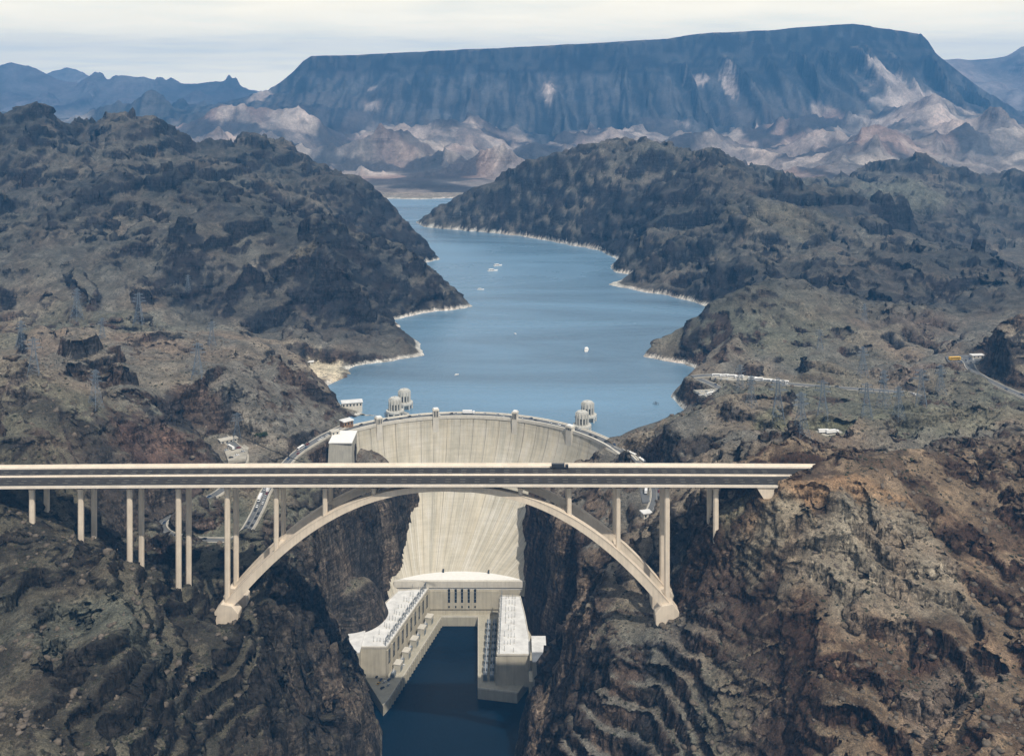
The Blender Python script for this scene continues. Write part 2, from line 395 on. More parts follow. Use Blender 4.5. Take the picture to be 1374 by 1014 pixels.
def rock_material(name, s, bump_d, speck=1.0, k=1.0):
    t = NT(name); P = t.geo.outputs['Position']
    a = t.n.new('ShaderNodeAttribute'); a.attribute_name = 'Col'
    n1 = t.noise(P, 0.045 * s, 6, 0.65, 0.4)
    n2 = t.noise(P, 0.22 * s, 6, 0.7)
    n3 = t.noise(P, 0.9 * s, 3, 0.7)
    strat = t.noise(t.mapping(P, (0.02 * s, 0.02 * s, 0.35 * s)), 1.0, 5, 0.65, 0.8)
    wv = t.n.new('ShaderNodeVectorMath'); wv.operation = 'MULTIPLY_ADD'
    t.l.new(t.noise(P, 0.12 * s, 3, 0.6, fac=False), wv.inputs[0]); wv.inputs[1].default_value = (9 / s, 9 / s, 9 / s); t.l.new(P, wv.inputs[2]); W = wv.outputs[0]
    def cell(sc):
        g = t.n.new('ShaderNodeSeparateColor'); t.l.new(t.voro(t.mapping(W, (1, 1, 1.6)), sc * s, out='Color'), g.inputs[0]); return g.outputs[0]
    k1, k2 = cell(0.11), cell(0.33)
    crack = t.voro(t.mapping(W, (1, 1, 1.6)), 0.11 * s, 'DISTANCE_TO_EDGE')
    sepn = t.n.new('ShaderNodeSeparateXYZ'); t.l.new(t.geo.outputs['Normal'], sepn.inputs[0])
    steep = t.ramp(t.math('ADD', sepn.outputs[2], t.math('MULTIPLY', t.math('SUBTRACT', n2, 0.5), 0.35)), [(0.52, 1.0), (0.78, 0.0)])
    fis = t.noise(t.mapping(W, (0.34 * s, 0.34 * s, 0.045 * s)), 1.0, 5, 0.7, 0.4)
    fin = t.noise(P, 1.7 * s, 2, 0.6)
    c = t.mix(1.0, a.outputs['Color'], t.ramp(n1, [(0.30, 0.55), (0.5, 1.0), (0.70, 1.5)]), 'MULTIPLY')
    g = t.mix(0.6 * k, c, t.ramp(n2, [(0.34, 0.55), (0.5, 1.0), (0.66, 1.4)]), 'MULTIPLY')
    g = t.mix(0.7 * k, g, t.ramp(n3, [(0.36, 0.5), (0.5, 1.0), (0.64, 1.5)]), 'MULTIPLY')
    g = t.mix(0.6 * k, g, t.ramp(fin, [(0.36, 0.55), (0.5, 1.0), (0.64, 1.45)]), 'MULTIPLY')
    r_ = t.mix(0.95 * k, c, t.ramp(fis, [(0.36, 0.25), (0.5, 1.0), (0.64, 1.9)]), 'MULTIPLY')
    r_ = t.mix(0.7 * k, r_, t.ramp(strat, [(0.38, 0.4), (0.5, 1.0), (0.62, 1.6)]), 'MULTIPLY')
    r_ = t.mix(0.45 * k, r_, t.ramp(k2, [(0.0, 0.45), (0.5, 1.0), (1.0, 1.7)]), 'MULTIPLY')
    r_ = t.mix(0.35 * k, r_, t.ramp(crack, [(0.0, 0.35), (0.10, 1.0)]), 'MULTIPLY')
    r_ = t.mix(0.6 * k, r_, t.ramp(n2, [(0.34, 0.45), (0.5, 1.0), (0.66, 1.5)]), 'MULTIPLY')
    c = t.mix(steep, g, r_)
    hue = t.noise(P, 0.016 * s, 5, 0.6, 0.5, fac=False)
    c = t.mix(0.30, c, t.mix(1.0, c, t.ramp(t.n and hue, [(0.3, (1.25, 0.85, 0.70)), (0.5, (1, 1, 1)), (0.7, (0.82, 1.0, 1.05))]), 'MULTIPLY'))
    # scattered desert scrub
    sc = t.voro(P, 0.24 * s)
    c = t.mix(t.math('MULTIPLY', t.ramp(sc, [(0.18, 0.75), (0.34, 0.0)]), t.ramp(n1, [(0.42, 0.0), (0.6, speck)])), c, (0.035, 0.036, 0.026))
    sc2 = t.voro(P, 0.13 * s)
    c = t.mix(t.math('MULTIPLY', t.ramp(sc2, [(0.16, 0.7 * speck), (0.26, 0.0)]), t.ramp(n2, [(0.40, 0.0), (0.5, 1.0)])), c, (0.030, 0.030, 0.022))
    hr = t.math('ADD', t.math('MULTIPLY', fis, 1.1), t.math('ADD', t.math('MULTIPLY', strat, 0.6), t.math('ADD', t.math('MULTIPLY', k1, 0.35), t.math('MULTIPLY', k2, 0.25))))
    hg = t.math('ADD', t.math('MULTIPLY', n2, 0.7), t.math('ADD', t.math('MULTIPLY', n3, 0.35), t.math('MULTIPLY', fin, 0.15)))
    mh = t.n.new('ShaderNodeMix'); t.l.new(steep, mh.inputs[0]); t.l.new(hg, mh.inputs[2]); t.l.new(hr, mh.inputs[3]); h = mh.outputs[0]
    return t.done(c, 0.95, t.bump(h, 1.0, bump_d), Specular_IOR_Level=0.12)

def simple_mat(name, col, rough=0.8, var=0.15, scale=0.2, metal=0.0, spec=0.3, bump=0.0):
    t = NT(name); P = t.geo.outputs['Position']
    n = t.noise(P, scale, 5, 0.6)
    c = t.mix(1.0, (*col, 1), t.ramp(n, [(0.3, 1 - var), (0.7, 1 + var)]), 'MULTIPLY')
    nm = t.bump(n, 0.5, bump) if bump else None
    return t.done(c, rough, nm, Metallic=metal, Specular_IOR_Level=spec)

# ------------------------------------------------------------------ roads (u, v, z) -> world polylines; the ground is graded to them
def road_line(l): return [Pz(u, v, z) for u, v, z in l]
roads = {
 'dam_road': (road_line([(464,571,179),(453,576,179),(428,589,178.5),(397,609,177.5),(378,630,176),(358,657,174),(346,684,171),(331,711,168),(318,722,167),(300,725,167),(262,724,166.5),(236,720,167),(219,712,168),(217,702,169.5),(230,692,171),(258,680,173),(300,656,177),(318,632,180),(326,612,184),(312,596,188),(300,586,192)]), 9.0),
 'shore_road': (road_line([(818,600,178.6),(832,607,178),(850,617,177.5),(868,634,176.5),(879,652,175.5),(881,668,174),(876,684,172),(868,694,170)]), 10.0),
 'plateau_road': (road_line([(929,505,203),(955,503,204),(981,505,205),(1020,510,208),(1062,515,210),(1142,521,212),(1200,525,214),(1228,529,214),(1244,538,214)]), 9.0),
 'lower_road': (road_line([(938,508,203),(955,515,204),(973,522,205),(1022,527,207),(1060,533,208),(1094,540,209),(1120,548,210)]), 8.0),
 'ridge_road': (road_line([(1290,480,221),(1299,487,221),(1304,496,221.5),(1318,506,222),(1340,517,223),(1374,532,224),(1440,560,226)]), 11.0),
}
pads = [(Vector((-184, 1122, 147)), 22, 34), (Pz(428,498,176.5), 30, 34), (Pz(1288,481,220.5), 34, 26), (Pz(1010,508,206.5), 40, 10), (Pz(1112,582,229.0), 30, 12), (Pz(868,668,173), 12, 22),
        (Pz(312,606,186), 26, 20), (Pz(452,584,178), 14, 10), (Pz(965,527,204), 18, 10), (Pz(1265,487,220.0), 26, 14)]
def grade(x, y, h):
    for c, rx, ry in pads:
        q = np.hypot((x - c.x) / rx, (y - c.y) / ry)
        wgt = 1 - sstep(1.05, 1.7, q)
        h = h * (1 - wgt) + (c.z - 0.8) * wgt
    for pts, w in roads.values():
        m0 = (x > min(p.x for p in pts) - 30) & (x < max(p.x for p in pts) + 30) & (y > min(p.y for p in pts) - 30) & (y < max(p.y for p in pts) + 30)
        if not m0.any(): continue
        xs, ys, hs = x[m0], y[m0], h[m0]
        bd = np.full(xs.shape, 1e9, np.float32); bz = np.zeros(xs.shape, np.float32)
        for a, b in zip(pts[:-1], pts[1:]):
            ex, ey = b.x - a.x, b.y - a.y
            t = np.clip(((xs - a.x) * ex + (ys - a.y) * ey) / (ex * ex + ey * ey + 1e-9), 0, 1)
            d = np.hypot(xs - a.x - t * ex, ys - a.y - t * ey); z = a.z + t * (b.z - a.z)
            k = d < bd; bd[k] = d[k]; bz[k] = z[k]
        wide = np.where((ys > 1085) & (xs < 0) & (xs > -260), 8.0, 16.0)          # close cutting beside the dam, wider bench elsewhere
        tt = np.clip((bd - w / 2 - 2.0) / (wide - 2.0), 0, 1); wgt = 1 - tt * tt * (3 - 2 * tt)
        h[m0] = hs * (1 - wgt) + (bz - 0.9) * wgt
    return h

# spots where the photograph shows exactly how high the ground is
pins = [(43,697,783),(108,730,783),(174,787,783),(239,806,783),(57,684,806),(122,720,806),(185,774,806),(249,792,806),(308,828,783),(312,818,806),(895,828,783),(890,818,806),(966,706,783),(958,700,806),
        (1020,668,777),(1042,662,775),(1064,640,778),(1085,634,795),(1094,621,812),(1125,622,806),(1150,636,790),(1110,648,770),(0,672,783)]
mid_pins = [tuple(Py(u, v, reach(y))) for u, v, y in near_pts if y > 1250] + [p for p in scaled(hidden_pts) if p[1] > 2000 and not (abs(p[0]) < 320 and p[2] < 200)]
for u, v, y in [(-60,172,2080),(0,165,2050),(30,157,2070),(60,151,2100),(100,155,2110),(130,160,2120),(160,163,2140),(195,173,2150),(230,186,2150),(260,196,2180),(290,204,2210),(340,188,2350),(312,181,2350),(370,197,2350),(395,208,2330),(420,222,2300),(445,229,2280),(470,238,2250),(495,250,2230),(520,266,2200),(540,282,2180)]:
    p = Py(u, v, reach(y))
    mid_pins += [tuple(p)] + [(p.x * (p.y + b) / p.y, p.y + b, p.z - d) for b, d in ((110, 25), (240, 60), (380, 100))]
pins = [tuple(Py(*p)) for p in pins]
road_pins = [(240,742,872),(300,746,862),(200,737,884),(340,742,872),(262,702,938),(300,692,958),(335,684,972),(390,692,960),(310,642,1046),(280,622,1080),(345,632,1058),(420,640,1040),(450,662,1050),(470,672,1040),(442,655,1082),(465,662,1085),(490,665,1100),(250,662,1000),(395,660,1010),(845,668,985),(900,664,985),(880,690,950),(820,690,990),(780,640,1075)]
road_pins = [tuple(Py(*p)) for p in road_pins]
def pin_down(x, y, h, which, sig, base, fade=1.0):
    num = np.zeros_like(h); den = np.full(h.shape, base, np.float32)
    yv, av = y[:, 0], x[0] / y[0, 0]
    for p in which:
        p = Vector(p)
        if not yv[0] <= p.y <= yv[-1]: continue
        r = int(np.argmin(np.abs(yv - p.y))); c = int(np.argmin(np.abs(av - p.x / p.y)))
        w = np.exp(-((x - p.x) ** 2 + (y - p.y) ** 2) / (2 * sig ** 2))
        loc = h[max(r-4, 0):r+5, max(c-4, 0):c+5].mean()
        num += w * (p.z - loc); den += w
    return h + fade * num / den

def circ_poly():       # plan of the bowl in front of the dam: its crest line and the chord
    a, b, c = Pz(482, 577, 178), Pz(625, 558.5, 178), Pz(822, 604, 178)
    d = 2 * (a.x*(b.y-c.y) + b.x*(c.y-a.y) + c.x*(a.y-b.y))
    q = [p.x*p.x + p.y*p.y for p in (a, b, c)]
    ux = (q[0]*(b.y-c.y) + q[1]*(c.y-a.y) + q[2]*(a.y-b.y)) / d; uy = (q[0]*(c.x-b.x) + q[1]*(a.x-c.x) + q[2]*(b.x-a.x)) / d
    R = math.hypot(a.x-ux, a.y-uy); a0, a1 = math.atan2(a.y-uy, a.x-ux), math.atan2(c.y-uy, c.x-ux)
    return [(ux + (R + 6)*math.cos(a0 + (a1-a0)*i/24), uy + (R + 6)*math.sin(a0 + (a1-a0)*i/24)) for i in range(25)]

# ------------------------------------------------------------------ height of the land
LAST = {}
def height(x, y):
    h = coarse(lambda a, b: tps_far(a, b) if b.min() > 3540 else tps_near(a, b), x, y, 5) if y.min() > 3540 or y.max() < 3200 else \
        coarse(lambda a, b: tps_near(a, b) * (1 - sstep(3200, 3500, b)) + tps_far(a, b) * sstep(3200, 3500, b), x, y, 5)
    far = y.min() > 3480
    wx = x + 30 * fbm(x / 140, y / 140, 3, 40); wy = y + 30 * fbm(x / 140, y / 140, 3, 50)
    mid = sstep(1150, 1900, y)
    if not far:
        dl = signed_dist(lake_poly, x, y) + 6 * fbm(x / 45, y / 45, 3, 8) * sstep(1220, 1400, y)
        dc = signed_dist(canyon_poly, x, y) if y.min() < 1350 else np.full(x.shape, 500, np.float32)
        # divides and gullies, crags on them
        e1 = eroded(wx / 190, wy / 190, 7, 3, 0.9) if y.min() < 1900 else 0
        e2 = eroded(wx / 430 + 5.2, wy / 430, 8, 13, 0.6) if y.max() > 1150 else 0
        n = 46 * e1 * (1 - mid) + 140 * e2 * mid
        LAST['e'] = e1 * (1 - mid) + e2 * mid
        n += (ridged(wx / 75, wy / 75, 3, 11) - 0.62) * (6 + 5 * mid)
        n += fbm(x / 19, y / 19, 3, 21) * (1.8 + 1.6 * mid)
        calm = 0.30 + 0.70 * sstep(0.35, 0.6, perlin(x / 160, y / 160, 77) * 0.5 + 0.5)      # smooth scree against broken rock
        calm = np.maximum(np.maximum(calm, 1 - sstep(0, 120, dc)), 0.75 * mid)
        n *= calm
        n *= 1 - 0.75 * np.exp(-((x - 225) / 45) ** 2 - ((y - 795) / 40) ** 2)
        keep = (1 - sstep(3300, 3500, y)) * sstep(0, 60, dl) * (0.35 + 0.65 * sstep(5, 45, dc))
        h = h + n * keep
        if y.max() > 2000: h = pin_down(x, y, h, mid_pins, 60.0, 0.12, sstep(1400, 1540, y))
        jb = joints(x, y, h, 17.0, 5) * 1.5 + joints(x, y, h, 7.0, 6) * 0.75
        h = h + jb * np.maximum(calm, 0.55 * (1 - sstep(780, 1000, y))) * keep * (1 + 0.6 * mid + 0.25 * (1 - sstep(780, 1000, y))) * (1 - 0.8 * np.exp(-((x - 225) / 45) ** 2 - ((y - 795) / 40) ** 2))
        # cliff steps: outcrops that stand out as walls
        st = perlin(wx / 55, wy / 55, 91) * 14 + 172
        step_h = 24.0
        fg = 1 - sstep(780, 1000, y)
        st = st + fg * (2.6 * fbm(x / 17, y / 17, 3, 93) + 0.20 * np.abs(x + 50) - 0.12 * y)
        step_h = (24.0 + 14.0 * mid) * (1 - fg) + 15.0 * fg
        k = (h + st) / step_h; fr = k - np.floor(k)
        ter = (np.floor(k) + sstep(0.30, 0.62, fr)) * step_h - st
        tw = np.maximum((0.7 - 0.22 * mid) * sstep(-0.05, 0.25, perlin(x / 190, y / 190, 99)), 0.82 * fg * sstep(-0.22, 0.10, perlin(x / 95, y / 95, 103))) * keep * (1 - 0.75 * np.exp(-((x - 225) / 45) ** 2 - ((y - 795) / 40) ** 2))
        h = h * (1 - tw) + ter * tw
        # open ground at both ends of the dam
        dcap = 141 + 0.5 * np.maximum(np.maximum(-131 - x, x - 26), 0) + 4 * fbm(x / 20, y / 20, 3, 81)
        if y.min() < 1100:
            c3 = circ_poly()
            din = -signed_dist(c3, x, y)
            dcap = np.where(din > 0, np.minimum(dcap, 160 - 4.5 * din), dcap)
        wc = sstep(1040, 1075, y) * (1 - sstep(1225, 1245, y)) * (1 - sstep(190, 260, np.abs(x + 50)))
        h = np.where(wc > 0, h * (1 - wc) + smin(h, dcap, 8) * wc, h)
        # canyon walls down to the river
        dd = np.maximum(dc, 0)
        wob = (fbm(x / 34, y / 34, 4, 61) * 13 + (ridged(x / 15, y / 15, 2, 66) - 0.6) * 4) * np.clip(dd / 22, 0, 1)
        stp = sstep(905, 960, y)                      # sheer beside the powerhouse, less so downstream
        wob = wob * (1 - 0.6 * stp)
        e = np.maximum(dd + wob, 0)
        gentle = -4 + 2.3 * e - np.maximum(0, e - 60) * 0.3
        sheer = -4 + 6.0 * np.minimum(e, 23) + 1.0 * np.maximum(e - 23, 0)
        hc = gentle * (1 - stp) + sheer * stp
        h = smin(h, hc, 8)
        h = np.where(dc < 0, np.minimum(h, -4 + dc * 0.4), h)
        # lake shore
        hs = LAKE_Z - 1.0 + 1.15 * dl + np.clip(fbm(x / 26, y / 26, 3, 71), -1, 1) * 6 * np.clip(dl / 20, 0, 1)
        hs = np.where(y < 1232, 1e4, hs)
        h = smin(h, np.where(dl > 0, hs, 1e4), 10)
        h = np.where((dl > 0) & (y > 1232), np.maximum(h, LAKE_Z + 0.30 * np.minimum(dl, 12) - 0.6), h)
        h = np.where(y > 3480, np.maximum(h, 173.2), h)
        inl = LAKE_Z - 1.0 + np.maximum(dl, -60) * 0.7
        h = np.where((dl < 0) & (dc > 0), np.minimum(h, inl), h)
        if y.min() < 1000: h = pin_down(x, y, pin_down(x, y, h, road_pins, 20.0, 0.25), pins, 13.0, 0.15)
        h = grade(x, y, h)
        # keep the ground under the bridge
        dg = (x - 196) - (y - 773) * 1.2
        up = sstep(2, 12, dg) * (1 - sstep(45, 95, dg)) * sstep(763, 775, y) * (1 - sstep(835, 870, y))
        h = np.maximum(h, h * (1 - up) + (270.5 + 0.10 * np.clip(dg, 0, 60) + 1.5 * fbm(x / 12, y / 12, 3, 83)) * up)
        u = sstep(760, 768, y) * (1 - sstep(818, 828, y)) * (1 - sstep(-6, 2, dg))
        h = np.where(u > 0, h * (1 - u) + np.minimum(h, 260.5) * u, h)
    else:
        f = sstep(3530, 4000, y)
        # fluted talus, badlands below, a cap of dark lava benches above
        hi = sstep(320, 540, h)
        flute = ridged(x / 190 + 0.35 * fbm(x / 500, y / 500, 2, 5), y / 1500, 3, 13) - 0.7
        bad = eroded(wx / 620, wy / 620, 7, 23, 0.7) * 210 + (ridged(wx / 120, wy / 120, 3, 29) - 0.7) * 10
        h = h + f * (bad * (1 - hi) + (flute * 34 + bad * 0.12) * hi * (1 - sstep(610, 690, h)) + fbm(x / 60, y / 60, 3, 33) * 5)
        # the lava-capped table mountain: rim line, cliff, talus apron
        yc = 6900.0
        cx = np.array([Py(u, v, yc)[0] for u, v in mesa_crest]); cz = np.array([Py(u, v, yc)[2] for u, v in mesa_crest])
        Zc = np.interp(x, cx, cz)
        rim = yc - 40 + 70 * fbm(x / 520, x * 0 + 3.3, 4, 351) + 18 * fbm(x / 90, x * 0 + 1.3, 2, 353)
        s_ = rim - y
        fl = (ridged(x / 170 + 0.3 * fbm(x / 420, y / 600, 3, 355), y / 2600, 3, 357) - 0.7) * 120 * sstep(40, 420, s_) + fbm(x / 45, y / 150, 3, 359) * 5
        tal = Zc - 66 * sstep(-6, 46, s_) - 30 * sstep(70, 130, s_) - 0.44 * np.maximum(s_, 0) + fl - 0.22 * np.maximum(s_ - 700, 0)
        tal = np.where(s_ < 0, Zc + np.minimum(-s_, 500) * 0.012 + 3 * fbm(x / 200, y / 200, 3, 361), tal)
        tal = tal - 0.9 * np.maximum(y - 7500, 0)
        h = -smin(-h, -tal, 40)
        capm = sstep(550, 590, h) * 0.0
        k = (h - 545) / 44.0; fr = k - np.floor(k)
        ter = (np.floor(k) + sstep(0.25, 0.75, fr)) * 44 + 545
        h = h * (1 - capm * 0.6) + ter * capm * 0.6
        h = np.maximum(h, 173.5 + 0.01 * np.clip(y - 3540, 0, 300))
        dl = signed_dist(lake_poly, x, y)
        dc = np.full(x.shape, 500, np.float32)
    return h.astype(np.float32), dl, dc

def grid_mesh(name, X, Y, Z, col, mat):
    r, c = X.shape
    co = np.empty((r * c, 3), np.float32)
    co[:, 0] = X.ravel(); co[:, 1] = Y.ravel(); co[:, 2] = Z.ravel()
    i = (np.arange(r - 1)[:, None] * c + np.arange(c - 1)[None]).ravel()
    q = np.stack([i, i + 1, i + 1 + c, i + c], 1).astype(np.int32)
    me = bpy.data.meshes.new(name)
    me.vertices.add(len(co)); me.vertices.foreach_set('co', co.ravel())
    me.loops.add(q.size); me.loops.foreach_set('vertex_index', q.ravel())
    me.polygons.add(len(q)); me.polygons.foreach_set('loop_start', np.arange(0, q.size, 4, dtype=np.int32))
    me.update(calc_edges=True)
    if col is not None:
        a = me.color_attributes.new('Col', 'FLOAT_COLOR', 'POINT')
        c4 = np.ones((len(co), 4), np.float32); c4[:, :3] = col.reshape(-1, 3)
        a.data.foreach_set('color', c4.ravel())
    o = link(name, me, mat)
    return o

def lerp(a, b, t): return a + (b - a) * t[..., None]
V = lambda *c: np.array(c, np.float32)
def blob(x, y, u, v, z, ru, rv, soft=0.5):      # an elliptical patch round a photographed spot on the ground
    c = Pz(u, v, z) if z < 400 else Py(u, v, z)
    q = np.hypot((x - c.x) / ru, (y - c.y) / rv) + 0.45 * fbm(x / (ru * 0.5), y / (ru * 0.5), 3, 120)
    return 1 - sstep(1 - soft, 1 + soft * 0.4, q)

def land_colour(x, y, h, dl, dc):
    gy, gx = np.gradient(h); dxs = np.gradient(x, axis=1); dys = np.gradient(y, axis=0)
    slope = np.hypot(gx / np.maximum(dxs, 1e-3), gy / np.maximum(dys, 1e-3))
    steep = sstep(0.75, 1.7, slope)
    n1 = fbm(x / 150, y / 150, 4, 201) * 0.5 + 0.5; n2 = fbm(x / 45, y / 45, 4, 211) * 0.5 + 0.5; n3 = fbm(x / 320, y / 320, 3, 221) * 0.5 + 0.5
    scree = lerp(V(.155, .145, .125), V(.21, .175, .135), sstep(.35, .7, n1))
    scree = lerp(scree, V(.13, .135, .10), sstep(.5, .8, n3) * 0.7)
    rock = lerp(V(.040, .038, .038), V(.085, .062, .050), sstep(.3, .7, n2))
    rock = lerp(rock, V(.12, .10, .085), sstep(.55, .85, n1) * 0.6)
    n4 = fbm(x / 16, y / 16, 4, 241, 0.6) * 0.5 + 0.5
    t = sstep(0.30, 0.62, sstep(0.55, 1.35, slope) * 0.75 + n2 * 0.30 + n4 * 0.22 - 0.13)
    val = 1 - sstep(-0.10, 0.12, LAST['e'] + 0.10 * (n2 - 0.5))          # gullies and hollows hold pale scree
    t = np.clip(t - 0.55 * val * (1 - sstep(0.9, 1.5, slope)), 0, 1)
    c = lerp(scree, rock, t)
    # the left mountain and the far ridge are darker, volcanic
    vol = sstep(1380, 1580, y) * (1 - sstep(3150, 3400, y))
    dark = lerp(V(.040, .041, .043), V(.130, .124, .105), np.clip(sstep(.42, .68, n2 * 0.5 + n1 * 0.5) * 0.6 + 0.6 * val, 0, 1))
    dark = lerp(dark, V(.018, .020, .025), np.clip(t + 0.45 * sstep(.48, .60, n2 * 0.5 + n4 * 0.5), 0, 1))
    c = lerp(c, dark, vol * 0.85)
    c = lerp(c, V(.30, .26, .22), sstep(3320, 3420, y) * 0.85)
    # right foreground: browner, with tan and ochre cliffs
    rf = sstep(120, 200, x) * (1 - sstep(840, 930, y))
    tf = np.clip(t * 1.1 + 0.72 * sstep(.44, .57, n2 * 0.65 + n4 * 0.35), 0, 1)
    warm = lerp(V(.205, .150, .100), V(.052, .031, .022), tf)
    c = lerp(c, warm, rf * 0.9)
    # left foreground: greyer and darker
    lf = (1 - sstep(-150, -60, x)) * (1 - sstep(830, 920, y))
    cool = lerp(V(.098, .088, .064), V(.024, .021, .018), tf)
    c = lerp(c, cool, lf * 0.9)
    # canyon walls: brown-black, streaked
    cw = (1 - sstep(30, 110, dc)) * sstep(0.7, 1.2, slope)
    left = x < -50
    wall = np.where(left[..., None], lerp(V(.050, .044, .038), V(.14, .115, .09), sstep(.4, .8, n2)), lerp(V(.060, .043, .034), V(.20, .15, .11), sstep(.4, .7, n2)))
    c = lerp(c, wall, cw * 0.8)
    # mineral ring along the waterline
    ring = (1 - sstep(2.2, 4.2, h - LAKE_Z + 1.0 * fbm(x / 14, y / 14, 2, 231))) * (dl > -4) * (dl < 13) * (y > 1232)
    c = lerp(c, V(.60, .57, .51), np.clip(ring, 0, 1))
    ringc = (1 - sstep(3, 7, h)) * (dc < 30) * (y < 1150)
    c = lerp(c, V(.12, .115, .10), np.clip(ringc, 0, 1) * 0.7)
    for (u, v, z, ru, rv, colr, s) in patches:
        c = lerp(c, V(*colr), blob(x, y, u, v, z, ru, rv) * s)
    return np.clip(c, 0.01, 0.8)
patches = [
 (1180,770,735,62,46,(.27,.235,.18),.75),(1040,735,765,30,20,(.26,.225,.165),.7),(1130,690,772,70,10,(.26,.165,.095),.8),(1280,930,640,40,25,(.24,.20,.16),.6),
 (980,700,790,16,10,(.27,.25,.17),.6),(1110,582,229,60,26,(.19,.195,.125),.75),(1000,560,210,40,20,(.17,.17,.115),.5),(1240,500,217,70,40,(.20,.155,.13),.6),
 (1300,580,236,90,50,(.165,.17,.125),.6),(1100,510,209,150,30,(.19,.17,.13),.6),(860,570,204,34,22,(.24,.195,.145),.7),
 (428,498,176.5,40,42,(.66,.57,.42),.97),(340,655,173,50,40,(.23,.195,.145),.6),(330,600,186,50,34,(.24,.21,.17),.6),
 (230,600,215,45,40,(.13,.085,.068),.6),(180,620,210,30,26,(.12,.075,.06),.6),(90,570,920,75,26,(.05,.045,.04),.8),
 (240,410,250,70,60,(.17,.17,.145),.6),(300,430,225,40,40,(.19,.185,.155),.6),(410,380,235,18,18,(.17,.15,.11),.6),
 (240,470,240,150,50,(.165,.145,.12),.45),(100,900,680,60,30,(.16,.165,.13),.45),(210,700,172,36,26,(.15,.13,.11),.5),
 (1050,310,256,110,90,(.14,.13,.095),.6),(1200,270,250,160,180,(.15,.155,.125),.7),(1150,420,225,150,60,(.14,.13,.105),.5),(1240,440,215,120,40,(.15,.12,.10),.5),
]
def far_colour(x, y, h):
    gy, gx = np.gradient(h); dxs = np.gradient(x, axis=1); dys = np.gradient(y, axis=0)
    n1 = fbm(x / 700, y / 700, 4, 301) * 0.5 + 0.5; n2 = fbm(x / 210, y / 210, 4, 311) * 0.5 + 0.5; n3 = fbm(x / 90, y / 400, 3, 321) * 0.5 + 0.5
    low = lerp(V(.17, .15, .14), V(.34, .29, .255), sstep(.45, .75, n2))
    low = lerp(low, V(.27, .18, .15), sstep(.50, .8, n1) * 0.6)
    low = lerp(low, V(.055, .055, .058), sstep(.46, .62, fbm(x / 360, y / 360, 5, 331) * 0.5 + 0.5) * 0.9)
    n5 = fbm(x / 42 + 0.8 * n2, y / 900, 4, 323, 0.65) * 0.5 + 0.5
    tal = lerp(V(.026, .031, .038), V(.088, .088, .090), sstep(.30, .72, n5 * 0.6 + n3 * 0.4))  # dark basalt; the mesa's cloud shadow is also put into talus and cap colours
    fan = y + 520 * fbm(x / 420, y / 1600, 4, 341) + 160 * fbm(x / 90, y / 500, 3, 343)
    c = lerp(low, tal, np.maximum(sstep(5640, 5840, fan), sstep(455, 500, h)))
    cap = lerp(V(.012, .016, .022), V(.050, .050, .050), sstep(.35, .75, 0.5 + 0.28 * np.sin((h + 14 * n2 + 0.01 * x) / 7.5) + 0.5 * (n2 - 0.5)))
    c = lerp(c, cap, sstep(560, 600, h + 0 * x))
    top = (1 - sstep(0.2, 0.55, np.hypot(gx / np.maximum(dxs, 1e-3), gy / np.maximum(dys, 1e-3)))) * sstep(650, 690, h)
    c = lerp(c, V(.16, .14, .11), top * 0.8)
    for (u, v, yy, ru, rv, s) in [(u, v, yy * 1.07, a_, b_, s_) for u, v, yy, a_, b_, s_ in [(737,130,5960,42,190,.95),(935,115,6050,75,60,.8),(978,130,5960,40,200,.95),(500,118,6080,30,40,.6),(1190,122,5850,120,230,.9),(1235,140,5600,250,230,.85),(395,165,4960,120,150,.8),(350,128,6200,80,160,.8),(1010,160,5350,120,90,.8),(830,175,5250,90,70,.8),(1130,200,4400,330,200,.6),(1200,165,5100,260,260,.75),(1290,185,4700,260,220,.7),(980,185,4900,140,120,.7),(700,190,4900,150,100,.6),(560,190,4850,160,110,.6),(470,240,3900,220,120,.5),(1060,215,4000,240,160,.6)]]:
        c = lerp(c, V(.44, .37, .33), blob(x, y, u, v, yy, ru, rv) * s)
    return np.clip(c, 0.02, 0.7)

